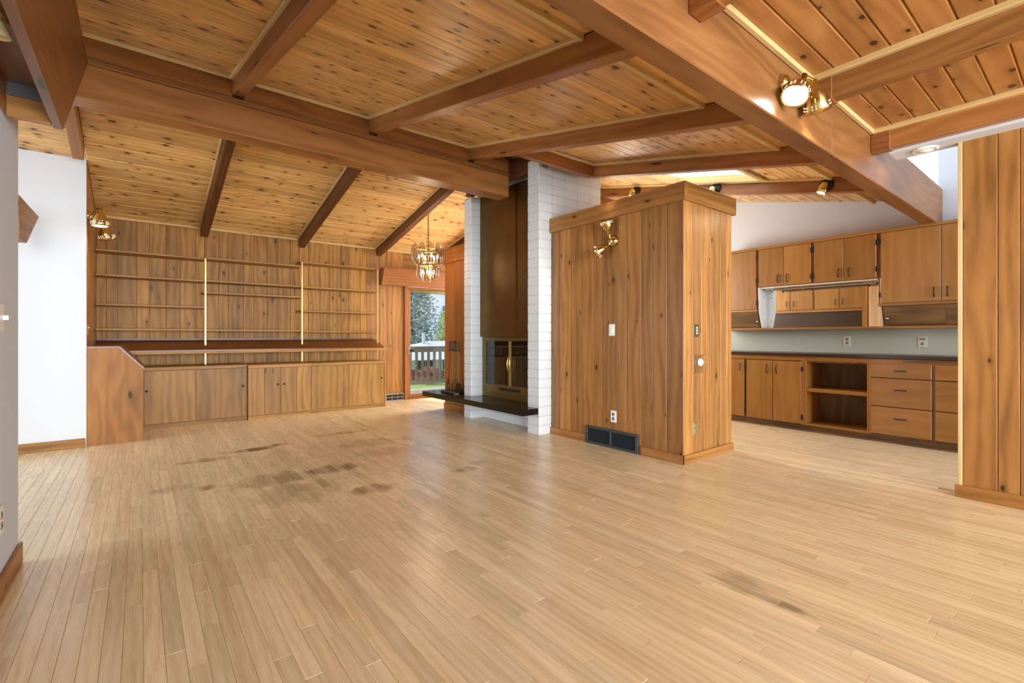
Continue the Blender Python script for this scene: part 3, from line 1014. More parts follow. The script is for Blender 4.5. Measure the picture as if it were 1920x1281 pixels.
tool('fire_tongs', 'black fire tongs with looped jaws, leftmost tool on the hearth stand', 5.84, 5.905, M_BLACK, h_tongs)
tool('fire_poker', 'thin fire poker hanging from the hearth stand beside the tongs', 5.765, 5.80, M_BRASSOLD, h_poker)
tool('fire_shovel', 'brass ash shovel hanging in the middle of the hearth stand', 5.69, 5.735, M_BRASSOLD, h_shovel)
tool('hearth_brush', 'black bristled hearth brush, rightmost tool on the hearth stand', 5.615, 5.64, M_BRASSOLD, h_brush)

# ------------------------------------------------------------------ shelves and bench cabinets on the back wall
su = thing('wall_bookcase', 'open wall shelves with brass standards on the panelled back wall', 'shelves', (1.3, 7.48, 0.72))
cols = [(-0.408, 0.676), (0.676, 1.869), (1.869, 3.034)]
lv = [(2.13, 1.837, 1.49, 1.195), (2.14, 1.842, 1.687, 1.192), (2.202, 1.838, 1.484, 1.185)]
for (a, b), zs in zip(cols, lv):
    for z in zs:
        ov = 0.02
        build('shelf', bx(a - (ov if a > 0 else 0), b + (ov if b > 3 or z in (1.49, 1.687) else 0) - .001, 7.345, 7.618, z - .020, z, g='x', ch=0.002, tone=(.5, .6, .5)), M_BENCH, su)
for xx, zt in ((0.676, 2.12), (1.869, 2.19), (3.020, 2.185)):
    build('standard', bx(xx - .010, xx + .010, 7.333, 7.345, 0.985, zt, ch=.002), M_BRASSP, su, label='brass standard')
    build('standard', bx(xx - .010, xx + .010, 7.333, 7.345, 0.735, 0.895, ch=.002), M_BRASSP, su, label='brass standard')
ld = thing('display_ledge', 'long sloping reddish wood ledge across the back wall below the shelves', 'ledge', (1.3, 7.4, 0.88))
build('sloped_board', MB().prism([(7.26, 0.905), (7.615, 1.03), (7.615, 1.052), (7.26, 0.927)], 'x', -0.412, 3.10, g=(1, 0, 0), tone=(.5, .5, .5)), M_DESK, ld)
build('front_lip', bx(-0.10, 3.142, 7.235, 7.262, 0.880, 0.915, g='x', ch=.003, tone=(.8, .5, .5)), M_BENCH, ld)
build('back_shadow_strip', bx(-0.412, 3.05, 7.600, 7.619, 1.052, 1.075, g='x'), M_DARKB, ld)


def knob(p, parent, d=(0, -1, 0), r=0.013, mat=M_BLACK):
    return build('knob', MB().lathe([(0.006, 0), (0.006, 0.008), (r, 0.012), (r, 0.02), (r * .6, 0.025), (0.0001, 0.025)], p, d, 12), mat, parent)


# sloping end unit along the left wall
eu = thing('corner_bench', 'low bench cabinet with sloping top at the left, its end panel facing us', 'cabinet', (-0.2, 6.9, 0))
build('end_panel', MB().prism([(-0.412, 0), (0.032, 0), (0.032, 0.752), (-0.172, 0.982), (-0.412, 0.982)], 'y', 6.328, 6.352), M_ENDP, eu)
build('body', MB().prism([(-0.410, 0.0), (0.02, 0.0), (0.02, 0.735), (-0.18, 0.965), (-0.41, 0.965)], 'y', 6.352, 7.25), M_BENCH, eu)
build('top', MB().prism([(-0.412, 0.983), (-0.166, 0.983), (-0.166, 1.0), (-0.412, 1.0)], 'y', 6.322, 7.225, g=(0, 1, 0)), M_DESK, eu)
build('sloping_top', MB().prism([(-0.172, 0.983), (0.034, 0.752), (0.046, 0.762), (-0.160, 1.0)], 'y', 6.322, 7.225, g=(0, 1, 0)), M_DESK, eu)


def bench(name, label, x0, x1, yf, ztop, doors, fixed, knobs, side=False):
    t = thing(name, label, 'cabinet', ((x0 + x1) / 2, (yf + 7.6) / 2, 0))
    build('carcass', bx(x0, x1, yf + .022, 7.615, 0.03, ztop - .03), M_BENCH, t)
    build('top', bx(x0, x1, yf - .004, 7.615, ztop - .042, ztop, g='x', ch=.003), M_BENCH, t)
    build('plinth', bx(x0, x1, yf + .002, yf + .03, 0.0, 0.048, g='x', ch=.002), M_BENCH, t)
    for a, b in doors:
        d = build('door', bx(a + .0015, b - .0015, yf, yf + .02, 0.05, ztop - .044, ch=.002), M_BENCH, t)
        for kx in knobs:
            if a < kx < b:
                knob((kx, yf, 0.45), d)
    for a, b in fixed:
        build('panel', bx(a + .0012, b - .0012, yf, yf + .02, 0.05, ztop - .044, ch=.002), M_BENCH, t)
    return t


bench('bench_cabinet', 'wooden bench cabinet with sliding doors, left of the middle one under the shelves', 0.036, 1.118, 7.08, 0.730,
      [(0.04, 0.552), (0.552, 1.10)], [], [0.065, 1.069])
bench('bench_cabinet', 'protruding middle bench cabinet with two black knobs under the shelves', 1.12, 1.913, 7.03, 0.722,
      [(1.317, 1.516), (1.516, 1.719)], [(1.122, 1.317), (1.719, 1.911)], [1.479, 1.560])
t = bench('bench_cabinet', 'right hand bench cabinet with two plain doors under the shelves', 1.916, 3.057, 7.10, 0.718,
          [(1.93, 2.477), (2.477, 3.029)], [], [2.985])
build('side_board', bx(3.031, 3.058, 7.095, 7.615, 0.0, 0.718, ch=.003, tone=(.8, .5, .5)), M_BENCH, t)

# ------------------------------------------------------------------ kitchen
XB = 6.04


def pull(p, parent, vertical=True, L=0.098, name='handle'):
    x, y, z = p
    h = L / 2
    if vertical:
        pts = [(x, y, z - h), (x - .020, y, z - h + .012), (x - .022, y, z), (x - .020, y, z + h - .012), (x, y, z + h)]
    else:
        pts = [(x, y - h, z), (x - .020, y - h + .012, z), (x - .022, y, z), (x - .020, y + h - .012, z), (x, y + h, z)]
    return build(name, MB().tube(pts, 0.0055, 6), M_BLACK, parent)


def hinge(p, parent, X):
    return build('hinge', bx(X - .006, X, p[0] - .010, p[0] + .010, p[1] - .028, p[1] + .028, ch=.002), M_BLACK, parent)


def kdoor(t, X, y0, y1, z0, z1, handle=None, hy=None, g='z', vertical=True, hinges=None):
    d = build('door', bx(X, X + .020, y0 + .002, y1 - .002, z0, z1, g=g, ch=.003), M_CAB, t)
    if handle:
        pull((X, handle[0], handle[1]), d, vertical)
    for q in hinges or []:
        hinge(q, d, X)
    return d


kb = [('kitchen_base_cabinet', 'narrow base cabinet door beside the divider, leftmost under the counter', 2.887, 3.30),
      ('kitchen_base_cabinet', 'double door base cabinet left of the open shelf bay', 2.200, 2.885),
      ('kitchen_shelf_bay', 'open bay with one shelf between base cabinet doors and drawers', 1.585, 2.198),
      ('drawer_bank', 'bank of wide wooden kitchen drawers right of the open shelf bay', 0.50, 1.583)]
for i, (n, lb, y0, y1) in enumerate(kb):
    t = thing(n, lb, 'cabinet', (6.3, (y0 + y1) / 2, 0))
    build('plinth', bx(XB + .045, 6.58, y0, y1, 0.0, 0.075, g='y', tone=(.1, .2, .5)), M_CABD, t)
    build('shoe_strip', bx(XB + .028, XB + .046, y0, y1, 0.0, 0.022, g='y', tone=(.4, .2, .5)), M_CABD, t)
    if i in (0, 1, 3):
        build('carcass', bx(XB + .024, 6.58, y0 + .001, y1 - .001, 0.075, 0.868), M_CABD, t)
    build('top_rail', bx(XB + .004, XB + .026, y0, y1, 0.820, 0.868, g='y', tone=(.5, .5, .5)), M_CAB, t)
    if i == 0:
        kdoor(t, XB, 2.889, 3.28, 0.088, 0.812, (2.938, 0.712))
    if i == 1:
        kdoor(t, XB, 2.549, 2.865, 0.085, 0.810, (2.612, 0.705), hinges=[(2.872, 0.72), (2.872, 0.16)])
        kdoor(t, XB, 2.229, 2.545, 0.085, 0.810, (2.500, 0.705), hinges=[(2.222, 0.72), (2.222, 0.16)])
        build('stile', bx(XB + .004, XB + .024, 2.20, 2.229, 0.075, 0.82), M_CAB, t)
    if i == 2:
        build('back_panel', bx(6.44, 6.46, y0, y1, 0.075, 0.868), M_CABD, t)
        build('bottom', bx(XB + .012, 6.44, y0, y1, 0.075, 0.098, g='y'), M_CAB, t)
        build('side_panel', bx(XB + .006, 6.44, 2.178, 2.197, 0.098, 0.86), M_CAB, t)
        build('side_panel', bx(XB + .006, 6.44, 1.586, 1.598, 0.098, 0.86), M_CAB, t)
        build('lid', bx(XB + .026, 6.44, 1.60, 2.178, 0.80, 0.868), M_CABD, t)
        build('shelf', bx(XB + .012, 6.44, 1.598, 2.178, 0.464, 0.506, g='y', ch=.003), M_CAB, t)
    if i == 3:
        build('stile', bx(XB + .004, XB + .024, 1.566, 1.583, 0.075, 0.82), M_CAB, t)
        build('stile', bx(XB + .006, XB + .026, 1.056, 1.078, 0.075, 0.82, tone=(.1, .5, .5)), M_CABD, t)
        for (za, zt) in ((0.676, 0.822), (0.380, 0.668), (0.090, 0.372)):
            d = build('drawer', bx(XB, XB + .02, 1.080, 1.566, za, zt, g='y', ch=.003), M_CAB, t)
            pull((XB, 1.32, (za + zt) / 2 + (0 if za > .6 else .03)), d, False)
            d = build('drawer', bx(XB, XB + .02, 0.55, 1.055, za, zt, g='y', ch=.003), M_CAB, t)
            pull((XB, 0.80, (za + zt) / 2), d, False)
        build('pullout_board', bx(XB - .004, XB + .02, 0.60, 1.296, 0.834, 0.856, g='y', ch=.002), M_CABD, t, label='pull-out cutting board')
ct = thing('kitchen_countertop', 'long dark laminate countertop along the kitchen wall', 'countertop', (6.3, 1.9, 0.87))
build('slab', bx(6.015, 6.60, 0.2, 3.35, 0.872, 0.906, g='y', ch=.005), M_COUNTER, ct)
sp = struct('wall_backsplash', bx(6.588, 6.602, 0.2, 3.6, 0.906, 1.20), M_SPLASH)

XU = 6.32
ud = [('kitchen_wall_cabinet', 'tall upper cabinet next to the divider, leftmost on the kitchen wall', 2.855, 3.32, 1.425),
      ('kitchen_wall_cabinet', 'short upper cabinet pair above the left half of the mirror', 2.213, 2.853, 1.735),
      ('kitchen_wall_cabinet', 'short upper cabinet pair above the right half of the mirror', 1.575, 2.211, 1.735),
      ('kitchen_wall_cabinet', 'large upper cabinet under the girder end, rightmost on the kitchen wall', 0.40, 1.573, 1.428)]
for i, (n, lb, y0, y1, zb0) in enumerate(ud):
    t = thing(n, lb, 'cabinet', (6.46, (y0 + y1) / 2, zb0))
    build('carcass', bx(XU + .022, 6.598, y0 + .001, y1 - .001, zb0 + .002, 2.245), M_CAB, t)
    build('crown_rail', bx(XU - .004, XU + .024, y0, y1, 2.225, 2.258, g='y', ch=.003), M_CAB, t)
    if i == 0:
        kdoor(t, XU, 2.869, 3.30, 1.452, 2.222, (3.25, 1.52), hinges=[(2.862, 2.13), (2.862, 1.54)])
        build('bottom_rail', bx(XU, XU + .022, y0, y1, 1.425, 1.449, g='y', ch=.002), M_CAB, t)
    elif i == 1:
        kdoor(t, XU, 2.541, 2.841, 1.742, 2.222, (2.600, 1.83), hinges=[(2.847, 1.82)])
        kdoor(t, XU, 2.229, 2.539, 1.742, 2.222, (2.495, 1.83), hinges=[(2.224, 2.14), (2.224, 1.82)])
    elif i == 2:
        kdoor(t, XU, 1.894, 2.197, 1.742, 2.222, (1.943, 1.83), hinges=[(2.203, 2.14), (2.203, 1.82)])
        kdoor(t, XU, 1.588, 1.892, 1.742, 2.222, (1.843, 1.83), hinges=[(1.581, 2.13), (1.581, 1.84)])
    else:
        kdoor(t, XU, 1.058, 1.550, 1.462, 2.222, (1.110, 1.553), hinges=[(1.556, 2.13), (1.556, 1.55)])
        kdoor(t, XU, 0.62, 1.056, 1.462, 2.222, (1.008, 1.553))
        build('bottom_rail', bx(XU, XU + .022, y0, y1, 1.428, 1.458, g='y', ch=.002), M_CAB, t)


def garage(label, y0, y1, ky, seam=None):
    t = thing('sliding_door_compartment', label, 'cabinet', (6.45, (y0 + y1) / 2, 1.21))
    build('body', MB().prism([(6.345, 1.425), (6.425, 1.212), (6.585, 1.212), (6.585, 1.425)], 'y', y0, y1), M_CABD, t)
    prev = y0
    for s in ([seam] if seam else []) + [y1]:
        build('front_panel', MB().prism([(6.333, 1.425), (6.345, 1.425), (6.425, 1.213), (6.413, 1.213)], 'y', prev + .018 if prev == y0 else prev + .001, s - .018 if s == y1 else s - .001, g=(0, 1, 0)), M_CABD, t)
        prev = s
    d = Vector((-0.21, 0, -0.08)).normalized()
    build('knob', MB().lathe([(0.005, 0), (0.005, .008), (.012, .012), (.012, .018), (.0001, .022)], (6.385, ky, 1.30), d, 12), M_CHROME, t)
    return t


garage('dark sloped compartment with one knob below the leftmost upper cabinet', 2.845, 3.32, 2.88)
garage('dark sloped compartment with one knob below the large right upper cabinet', 0.40, 1.548, 1.505, 1.03)
lg = thing('kitchen_ledge', 'narrow wooden ledge board running under the mirror above the backsplash', 'ledge', (6.5, 1.9, 1.18))
build('ledge_board', bx(6.36, 6.598, 0.3, 3.35, 1.186, 1.212, g='y', ch=.003), M_CAB, lg)
mi = thing('wall_mirror', 'wide mirror behind the kitchen ledge, reflecting opposite cabinets', 'mirror', (6.58, 2.2, 1.21))
build('mirror_glass', bx(6.584, 6.596, 1.555, 2.84, 1.213, 1.735), M_MIRROR, mi)
for i, (y0, y1, lb) in enumerate(((2.838, 2.845, 'white side panel closing the left end of the mirror niche'), (1.548, 1.555, 'white side panel closing the right end of the mirror niche'))):
    sd = thing('niche_side_panel', lb, 'panel', (6.46, y0, 1.21))
    build('panel', MB().prism([(6.325, 1.735), (6.340, 1.43), (6.420, 1.213), (6.583, 1.213), (6.583, 1.735)], 'y', y0, y1), M_WHITEP, sd)
    for zz in (1.30, 1.62):
        build('screw_cap', MB().lathe([(0.012, 0), (0.012, .004), (.0001, .006)], (6.47, 2.838 if i == 0 else 1.555, zz), (0, -1 if i == 0 else 1, 0), 10), M_CHROME, sd)
fl = thing('under_cabinet_light', 'chrome under-cabinet light bar above the kitchen mirror', 'light', (6.45, 2.2, 1.70))
build('housing', bx(6.40, 6.50, 1.58, 2.80, 1.712, 1.734, ch=.004), M_CHROME, fl)
build('reflector', bx(6.345, 6.40, 1.58, 2.83, 1.722, 1.735, ch=.002), M_WHITEP, fl)
build('tube', MB().tube([(6.43, 1.62, 1.70), (6.43, 2.72, 1.70)], 0.011, 10), M_CHROME, fl)
for yy in (1.64, 1.75, 2.35, 2.70):
    build('clip', bx(6.412, 6.448, yy, yy + .012, 1.685, 1.714), M_BRASSP, fl)


def plate(name, label, cat, X=None, Y=None, a=0, z=0, w=0.07, h=0.115, mat=M_WHITEP, d=-1):
    """cover plate on a wall at x = X (facing -x or +x by d) or y = Y (facing -y); a = centre along the wall"""
    if X is not None:
        t = thing(name, label, cat, (X, a, z))
        build('cover_plate', bx(min(X, X + d * .006), max(X, X + d * .006), a - w / 2, a + w / 2, z - h / 2, z + h / 2, ch=.002), mat, t)
    else:
        t = thing(name, label, cat, (a, Y, z))
        build('cover_plate', bx(a - w / 2, a + w / 2, Y - .006, Y, z - h / 2, z + h / 2, ch=.002), mat, t)
    return t


def sock(t, X=None, Y=None, a=0, z=0, mat=M_SOCKET, d=-1, r=0.017):
    for s in (-1, 1):
        if X is not None:
            o = build('socket', MB().lathe([(r, 0), (r, .002), (.0001, .002)], (X + d * .006, a, z + s * .022), (d, 0, 0), 14), mat, t)
            build('slot', MB().box(min(X + d * .0075, X + d * .0095), max(X + d * .0075, X + d * .0095), a - .008, a - .005, z + s * .022 - .005, z + s * .022 + .006)
                  .box(min(X + d * .0075, X + d * .0095), max(X + d * .0075, X + d * .0095), a + .005, a + .008, z + s * .022 - .005, z + s * .022 + .006), M_BLACK, o)
        else:
            o = build('socket', MB().lathe([(r, 0), (r, .002), (.0001, .002)], (a, Y - .006, z + s * .022), (0, -1, 0), 14), mat, t)
            build('slot', bx(a - .008, a + .008, Y - .0095, Y - .0075, z + s * .022 - .002, z + s * .022 + .003), M_BLACK, o)


t = plate('blank_wall_plate', 'blank grey-green cover plate on the backsplash, leftmost of three', 'cover plate', X=6.588, a=2.468, z=1.044, w=.076, mat=M_SPLASH)
t = plate('power_outlet', 'pale outlet plate on the backsplash above the open shelf bay', 'outlet', X=6.588, a=1.936, z=1.046, w=.072, mat=M_IVORY)
sock(t, X=6.588, a=1.936, z=1.046)
t = plate('power_outlet', 'pale outlet with rocker on the backsplash above the drawers', 'outlet', X=6.588, a=1.25, z=1.042, w=.074, mat=M_IVORY)
build('rocker', bx(6.578, 6.582, 1.225, 1.275, 1.06, 1.085, ch=.001), M_SOCKET, t)
build('socket', MB().lathe([(.016, 0), (.016, .002), (.0001, .002)], (6.582, 1.25, 1.024), (-1, 0, 0), 12), M_SOCKET, t)

# cabinets on the kitchen side of the divider, seen in the mirror
op = thing('oven_wall_cabinet', 'upper cabinets on the kitchen side of the divider, seen in the mirror', 'cabinet', (4.49, 2.95, 1.2))
build('side_panel', bx(4.482, 4.515, 2.295, 2.35, 0.0, 2.26), M_CAB, op)
build('carcass', bx(4.482, 4.50, 2.35, 3.9, 1.50, 2.26), M_CAB, op)
build('dark_panel', bx(4.482, 4.495, 2.35, 3.9, 0.95, 1.50), M_DARKBROWN, op)
for a, b, hy in ((2.352, 2.651, 2.60), (2.655, 2.995, 2.70), (3.025, 3.366, 3.31), (3.37, 3.70, 3.42)):
    d = build('door', bx(4.50, 4.518, a, b - .004, 1.545, 2.20, ch=.003), M_CAB, op)
    build('handle', MB().tube([(4.518, hy, 1.60), (4.538, hy, 1.615), (4.538, hy, 1.68), (4.518, hy, 1.695)], 0.005, 6), M_BLACK, d)
build('rail', bx(4.50, 4.525, 2.35, 3.9, 1.50, 1.53, g='y'), M_CAB, op)

# ------------------------------------------------------------------ plates and registers
t = plate('light_switch', 'white light switch plate at mid height on the divider front', 'switch', X=3.67, a=3.058, z=1.165)
build('rocker', bx(3.660, 3.664, 3.045, 3.071, 1.135, 1.195, ch=.001), M_WHITEP, t)
t = plate('power_outlet', 'white outlet plate just above the floor register on the divider', 'outlet', X=3.67, a=3.035, z=0.312)
sock(t, X=3.67, a=3.035, z=0.312)
t = plate('switch_plate', 'brass plate with three small buttons on the divider right side', 'switch', Y=2.27, a=3.852, z=1.152, w=.085, h=.112, mat=M_BRASSOLD)
for k in range(3):
    build('button', MB().lathe([(.009, 0), (.008, .006), (.0001, .007)], (3.862, 2.264, 1.177 - k * .024), (0, -1, 0), 10), M_WHITEP, t)
t = thing('thermostat', 'round white dial under a clear cover on the divider right side', 'thermostat', (3.895, 2.27, 0.855))
build('clear_cover', bx(3.80, 3.99, 2.262, 2.269, 0.775, 0.94, ch=.003), M_PLEXI, t)
build('dial', MB().lathe([(.034, 0), (.034, .012), (.028, .020), (.012, .022), (.0001, .022)], (3.905, 2.262, 0.872), (0, -1, 0), 20), M_WHITEP, t)
t = plate('power_outlet', 'brass outlet plate low on the divider right side', 'outlet', Y=2.27, a=3.842, z=0.288, w=.07, mat=M_BRASSP)
sock(t, Y=2.27, a=3.842, z=0.288)
t = plate('light_switch', 'white toggle switch on the near left wall, cut by the frame edge', 'switch', X=-0.46, a=2.865, z=1.178, w=.12, h=.115, d=1)
build('toggle', bx(-0.455, -0.438, 2.905, 2.915, 1.17, 1.19, ch=.002), M_WHITEP, t)
t = plate('power_outlet', 'white outlet low on the near left wall at the frame edge', 'outlet', X=-0.46, a=2.872, z=0.33, w=.08, h=.12, d=1)
sock(t, X=-0.46, a=2.872, z=0.33, d=1)
t = plate('switch_plate', 'tiny brass plate on the wood side wall left of the shelves', 'switch', X=-0.414, a=6.42, z=1.17, w=.06, h=.10, mat=M_BRASSOLD, d=1)
build('button', MB().lathe([(.006, 0), (.006, .008), (.0001, .009)], (-0.408, 6.43, 1.19), (1, 0, 0), 8), M_WHITEP, t)

rg = thing('floor_register', 'dark grey two-panel air register at the foot of the divider', 'register', (3.66, 3.05, 0))
build('frame', MB().box(3.645, 3.668, 2.735, 3.385, 0.158, 0.180, ch=.002).box(3.645, 3.668, 2.735, 3.385, 0.002, 0.026, ch=.002)
      .box(3.645, 3.668, 2.735, 2.765, 0.026, 0.158, ch=.002).box(3.645, 3.668, 3.36, 3.385, 0.026, 0.158, ch=.002).box(3.645, 3.668, 3.052, 3.072, 0.026, 0.158, ch=.002), M_GREYM, rg)
build('backing', bx(3.664, 3.669, 2.76, 3.37, 0.02, 0.165), M_DARKV, rg)
for k in range(11):
    z = 0.031 + k * 0.0115
    for a, b in ((2.766, 3.051), (3.073, 3.359)):
        build('louver', MB().prism([(3.648, z), (3.650, z), (3.663, z + .009), (3.661, z + .009)], 'y', a, b), M_GREYM if k % 1 == 0 else M_DARKV, rg)
rb = thing('wall_register', 'small grey slotted air register at the base of the back wall', 'register', (3.43, 7.61, 0))
build('frame', MB().box(3.272, 3.598, 7.598, 7.618, 0.105, 0.125).box(3.272, 3.598, 7.598, 7.618, 0.0, 0.015).box(3.272, 3.284, 7.598, 7.618, .015, .105)
      .box(3.586, 3.598, 7.598, 7.618, .015, .105).box(3.284, 3.586, 7.598, 7.618, .052, .066).box(3.380, 3.390, 7.598, 7.618, .015, .105).box(3.483, 3.493, 7.598, 7.618, .015, .105), M_SOCKET, rb)
build('backing', bx(3.28, 3.59, 7.612, 7.619, .01, .11), M_BLACK, rb)


# ------------------------------------------------------------------ lamps
def bell(t, p, d, s=1.0, lit=True, mat=M_BRASS, power=0):
    """spot head: narrow neck, bell shade with slots, lamp face; p = neck end, d = pointing direction"""
    p = Vector(p)
    d = Vector(d).normalized()
    sh = build('shade', MB().lathe([(.001, 0), (.016 * s, 0), (.017 * s, .040 * s), (.020 * s, .042 * s), (.034 * s, .060 * s), (.048 * s, .090 * s), (.056 * s, .125 * s),
                                    (.060 * s, .155 * s), (.057 * s, .155 * s), (.050 * s, .12 * s), (.040 * s, .085 * s)], p, d, 24), mat, t)
    a = d.orthogonal().normalized()
    b = d.cross(a)
    dots = MB()
    for k in range(16):
        an = 2 * PI * (k + .25 * (k % 2)) / 16
        e = a * math.cos(an) + b * math.sin(an)
        for q in range(2):
            dots.obox(p + d * (.118 + .014 * q) * s + e * (.0558 + .002 * q) * s, (d, e, d.cross(e)), (.0028 * s, .0012 * s, .0018 * s), 0)
    build('vent_slots', dots, M_SLOT if lit else M_BLACK, sh, kind='stuff')
    build('bulb', MB().lathe([(.001, .148 * s), (.02 * s, .150 * s), (.052 * s, .148 * s), (.053 * s, .14 * s)], p, d, 24), M_LENS if lit else M_WHITEP, sh)
    if power:
        ld = bpy.data.lights.new('lamp_glow', 'SPOT')
        ld.energy = power
        ld.color = (1, .86, .66)
        ld.spot_size = math.radians(110)
        ld.spot_blend = .6
        ld.shadow_soft_size = .04
        o = bpy.data.objects.new('lamp_glow', ld)
        COL.objects.link(o)
        o.location = p + d * .17 * s
        o.rotation_euler = d.to_track_quat('-Z', 'Y').to_euler()
    return sh


def arm(t, pts, r=.008, mat=M_BRASS):
    return build('arm', MB().tube(pts, r, 8), mat, t)


# twin lamp on the divider
t = thing('wall_lamp', 'twin headed brass wall lamp on the divider panelling', 'lamp', (3.67, 3.03, 2.04))
build('canopy', MB().lathe([(.055, 0), (.057, .010), (.052, .028), (.036, .046), (.016, .055), (.0001, .057)], (3.669, 3.03, 2.04), (-1, 0, 0), 22), M_BRASS, t)
arm(t, [(3.63, 3.03, 2.045), (3.60, 3.03, 2.07), (3.60, 3.03, 2.10)])
bell(t, (3.60, 3.028, 2.085), (-0.25, 0.12, 1), 1.0, True, power=5)
arm(t, [(3.63, 3.03, 2.035), (3.60, 3.04, 2.0), (3.59, 3.055, 1.99)])
bell(t, (3.602, 3.04, 1.998), (-0.60, 0.80, -0.56), 1.0, True, power=8)
# twin lamp on the girder
t = thing('wall_lamp', 'twin headed brass lamp on the near face of the girder', 'lamp', (2.80, 1.09, 2.50))
build('canopy', MB().lathe([(.050, 0), (.052, .012), (.040, .026), (.016, .036), (.0001, .038)], (2.71, 1.089, 2.452), (0, -1, 0), 22), M_BRASS, t)
arm(t, [(2.715, 1.06, 2.455), (2.73, 1.01, 2.462), (2.748, 1.0, 2.468)])
bell(t, (2.745, 1.0, 2.472), (-0.646, 0.056, -0.90), 1.1, True, power=9)
arm(t, [(2.73, 1.06, 2.455), (2.80, 1.0, 2.485), (2.863, 1.0, 2.492)])
bell(t, (2.863, 1.0, 2.492), (0.53, 0.03, -0.885), 1.1, True, power=9)
# twin lamp on the left wood wall
t = thing('wall_lamp', 'twin headed brass lamp high on the wood side wall left of the shelves', 'lamp', (-0.414, 6.45, 2.33))
build('canopy', MB().lathe([(.05, 0), (.05, .012), (.03, .03), (.0001, .034)], (-0.413, 6.45, 2.33), (1, 0, 0), 18), M_BRASS, t)
arm(t, [(-0.385, 6.42, 2.345), (-0.34, 6.36, 2.40), (-0.32, 6.345, 2.385)])
bell(t, (-0.318, 6.34, 2.405), (0.02, -0.05, -1), 1.25, True, power=7)
arm(t, [(-0.385, 6.45, 2.335), (-0.34, 6.5, 2.30), (-0.31, 6.52, 2.28)])
bell(t, (-0.31, 6.53, 2.295), (0.28, 0.12, -1), 1.2, True, power=4)
# kitchen spots on the rafter
for lb, y, z, dr in (('single brass spotlight with black base on the rafter near the girder', 1.69, None, (-0.45, 0.22, -1)),
                     ('black based spotlight on the rafter, half hidden behind the divider corner', 2.80, None, (-0.1, 0.6, -1)),
                     ('black based spotlight on the rafter, beside the white chimney top', 3.90, None, (-0.2, 0.75, -0.8))):
    z = zf(y) - 0.075
    t = thing('spotlight', lb, 'lamp', (5.18, y, z))
    build('canopy', MB().lathe([(.062, 0), (.064, .012), (.054, .022), (.02, .028), (.0001, .03)], (5.179, y, z), (-1, 0, 0), 22), M_BLACK, t)
    p = Vector((5.11, y, z - .02))
    arm(t, [(5.155, y, z), (5.12, y + .01, z - .015)], .008, M_BLACK)
    d = Vector(dr).normalized()
    c = build('shade', MB().lathe([(.0001, -.03), (.030, -.026), (.038, -.005), (.038, .085), (.035, .085), (.033, .02)], p, d, 20), M_BRASS, t)
    build('bulb', MB().lathe([(.001, .070), (.032, .070)], p, d, 20), M_LENS, c)
    ld = bpy.data.lights.new('spot_glow', 'SPOT')
    ld.energy = 9
    ld.color = (1, .86, .68)
    ld.spot_size = math.radians(120)
    ld.spot_blend = .8
    ld.shadow_soft_size = .03
    o = bpy.data.objects.new('spot_glow', ld)
    COL.objects.link(o)
    o.location = p + d * .1
    o.rotation_euler = d.to_track_quat('-Z', 'Y').to_euler()
# partly seen lamp at the upper left edge
t = thing('wall_lamp', 'cream glass lamp shade under the brown soffit at the top left edge', 'lamp', (-0.39, 2.16, 2.06))
build('shade', MB().lathe([(.010, 0), (.018, .015), (.026, .04), (.030, .062), (.028, .062), (.018, .03)], (-0.384, 2.36, 2.19), (0.1, 0.1, -1), 16), M_CREAM, t)
build('canopy', MB().lathe([(.04, 0), (.04, .012), (.0001, .016)], (-0.384, 2.36, 2.20), (0, 0, -1), 14), M_BRASSP, t)

# chandelier
CX, CY = 3.217, 6.0
t = thing('chandelier', 'two-tier smoked glass chandelier hanging on a chain by the sliding door', 'chandelier', (CX, CY, 1.9))
zt = zb(CY) - 0.01
build('canopy', MB().lathe([(.035, 0), (.035, .01), (.015, .03), (.0001, .03)], (CX, CY, zt), (0, 0, -1), 16), M_BRASSOLD, t)
z = zt - .03
k = 0
while z > 2.44:
    pts = []
    for q in range(11):
        an = 2 * PI * q / 10
        a, b = .010 * math.cos(an), .022 * math.sin(an)
        pts.append((CX + (a if k % 2 else 0), CY + (0 if k % 2 else a), z - .020 + b))
    build('chain_link', MB().tube(pts, .0042, 5, caps=False), M_BRASSOLD, t)
    z -= .036
    k += 1
ring = [(CX + .03 * math.cos(2 * PI * q / 16), CY, 2.425 + .03 * math.sin(2 * PI * q / 16)) for q in range(17)]
build('top_ring', MB().tube(ring, .004, 6, caps=False), M_BRASSOLD, t)
build('stem', MB().tube([(CX, CY, 2.40), (CX, CY, 1.95)], .008, 8), M_BRASS, t)


def hoop(rr, zz, r=.005):
    return MB().tube([(CX + rr * math.cos(2 * PI * q / 24), CY + rr * math.sin(2 * PI * q / 24), zz) for q in range(25)], r, 6, caps=False)


for rr, zz in ((.20, 2.325), (.17, 2.13), (.135, 2.09)):
    build('hoop', hoop(rr, zz), M_BRASS, t)
for rr, zz in ((.20, 2.325), (.135, 2.09)):
    for q in range(4):
        an = PI * q / 2
        build('spoke', MB().tube([(CX, CY, zz), (CX + rr * math.cos(an), CY + rr * math.sin(an), zz)], .004, 6), M_BRASS, t)


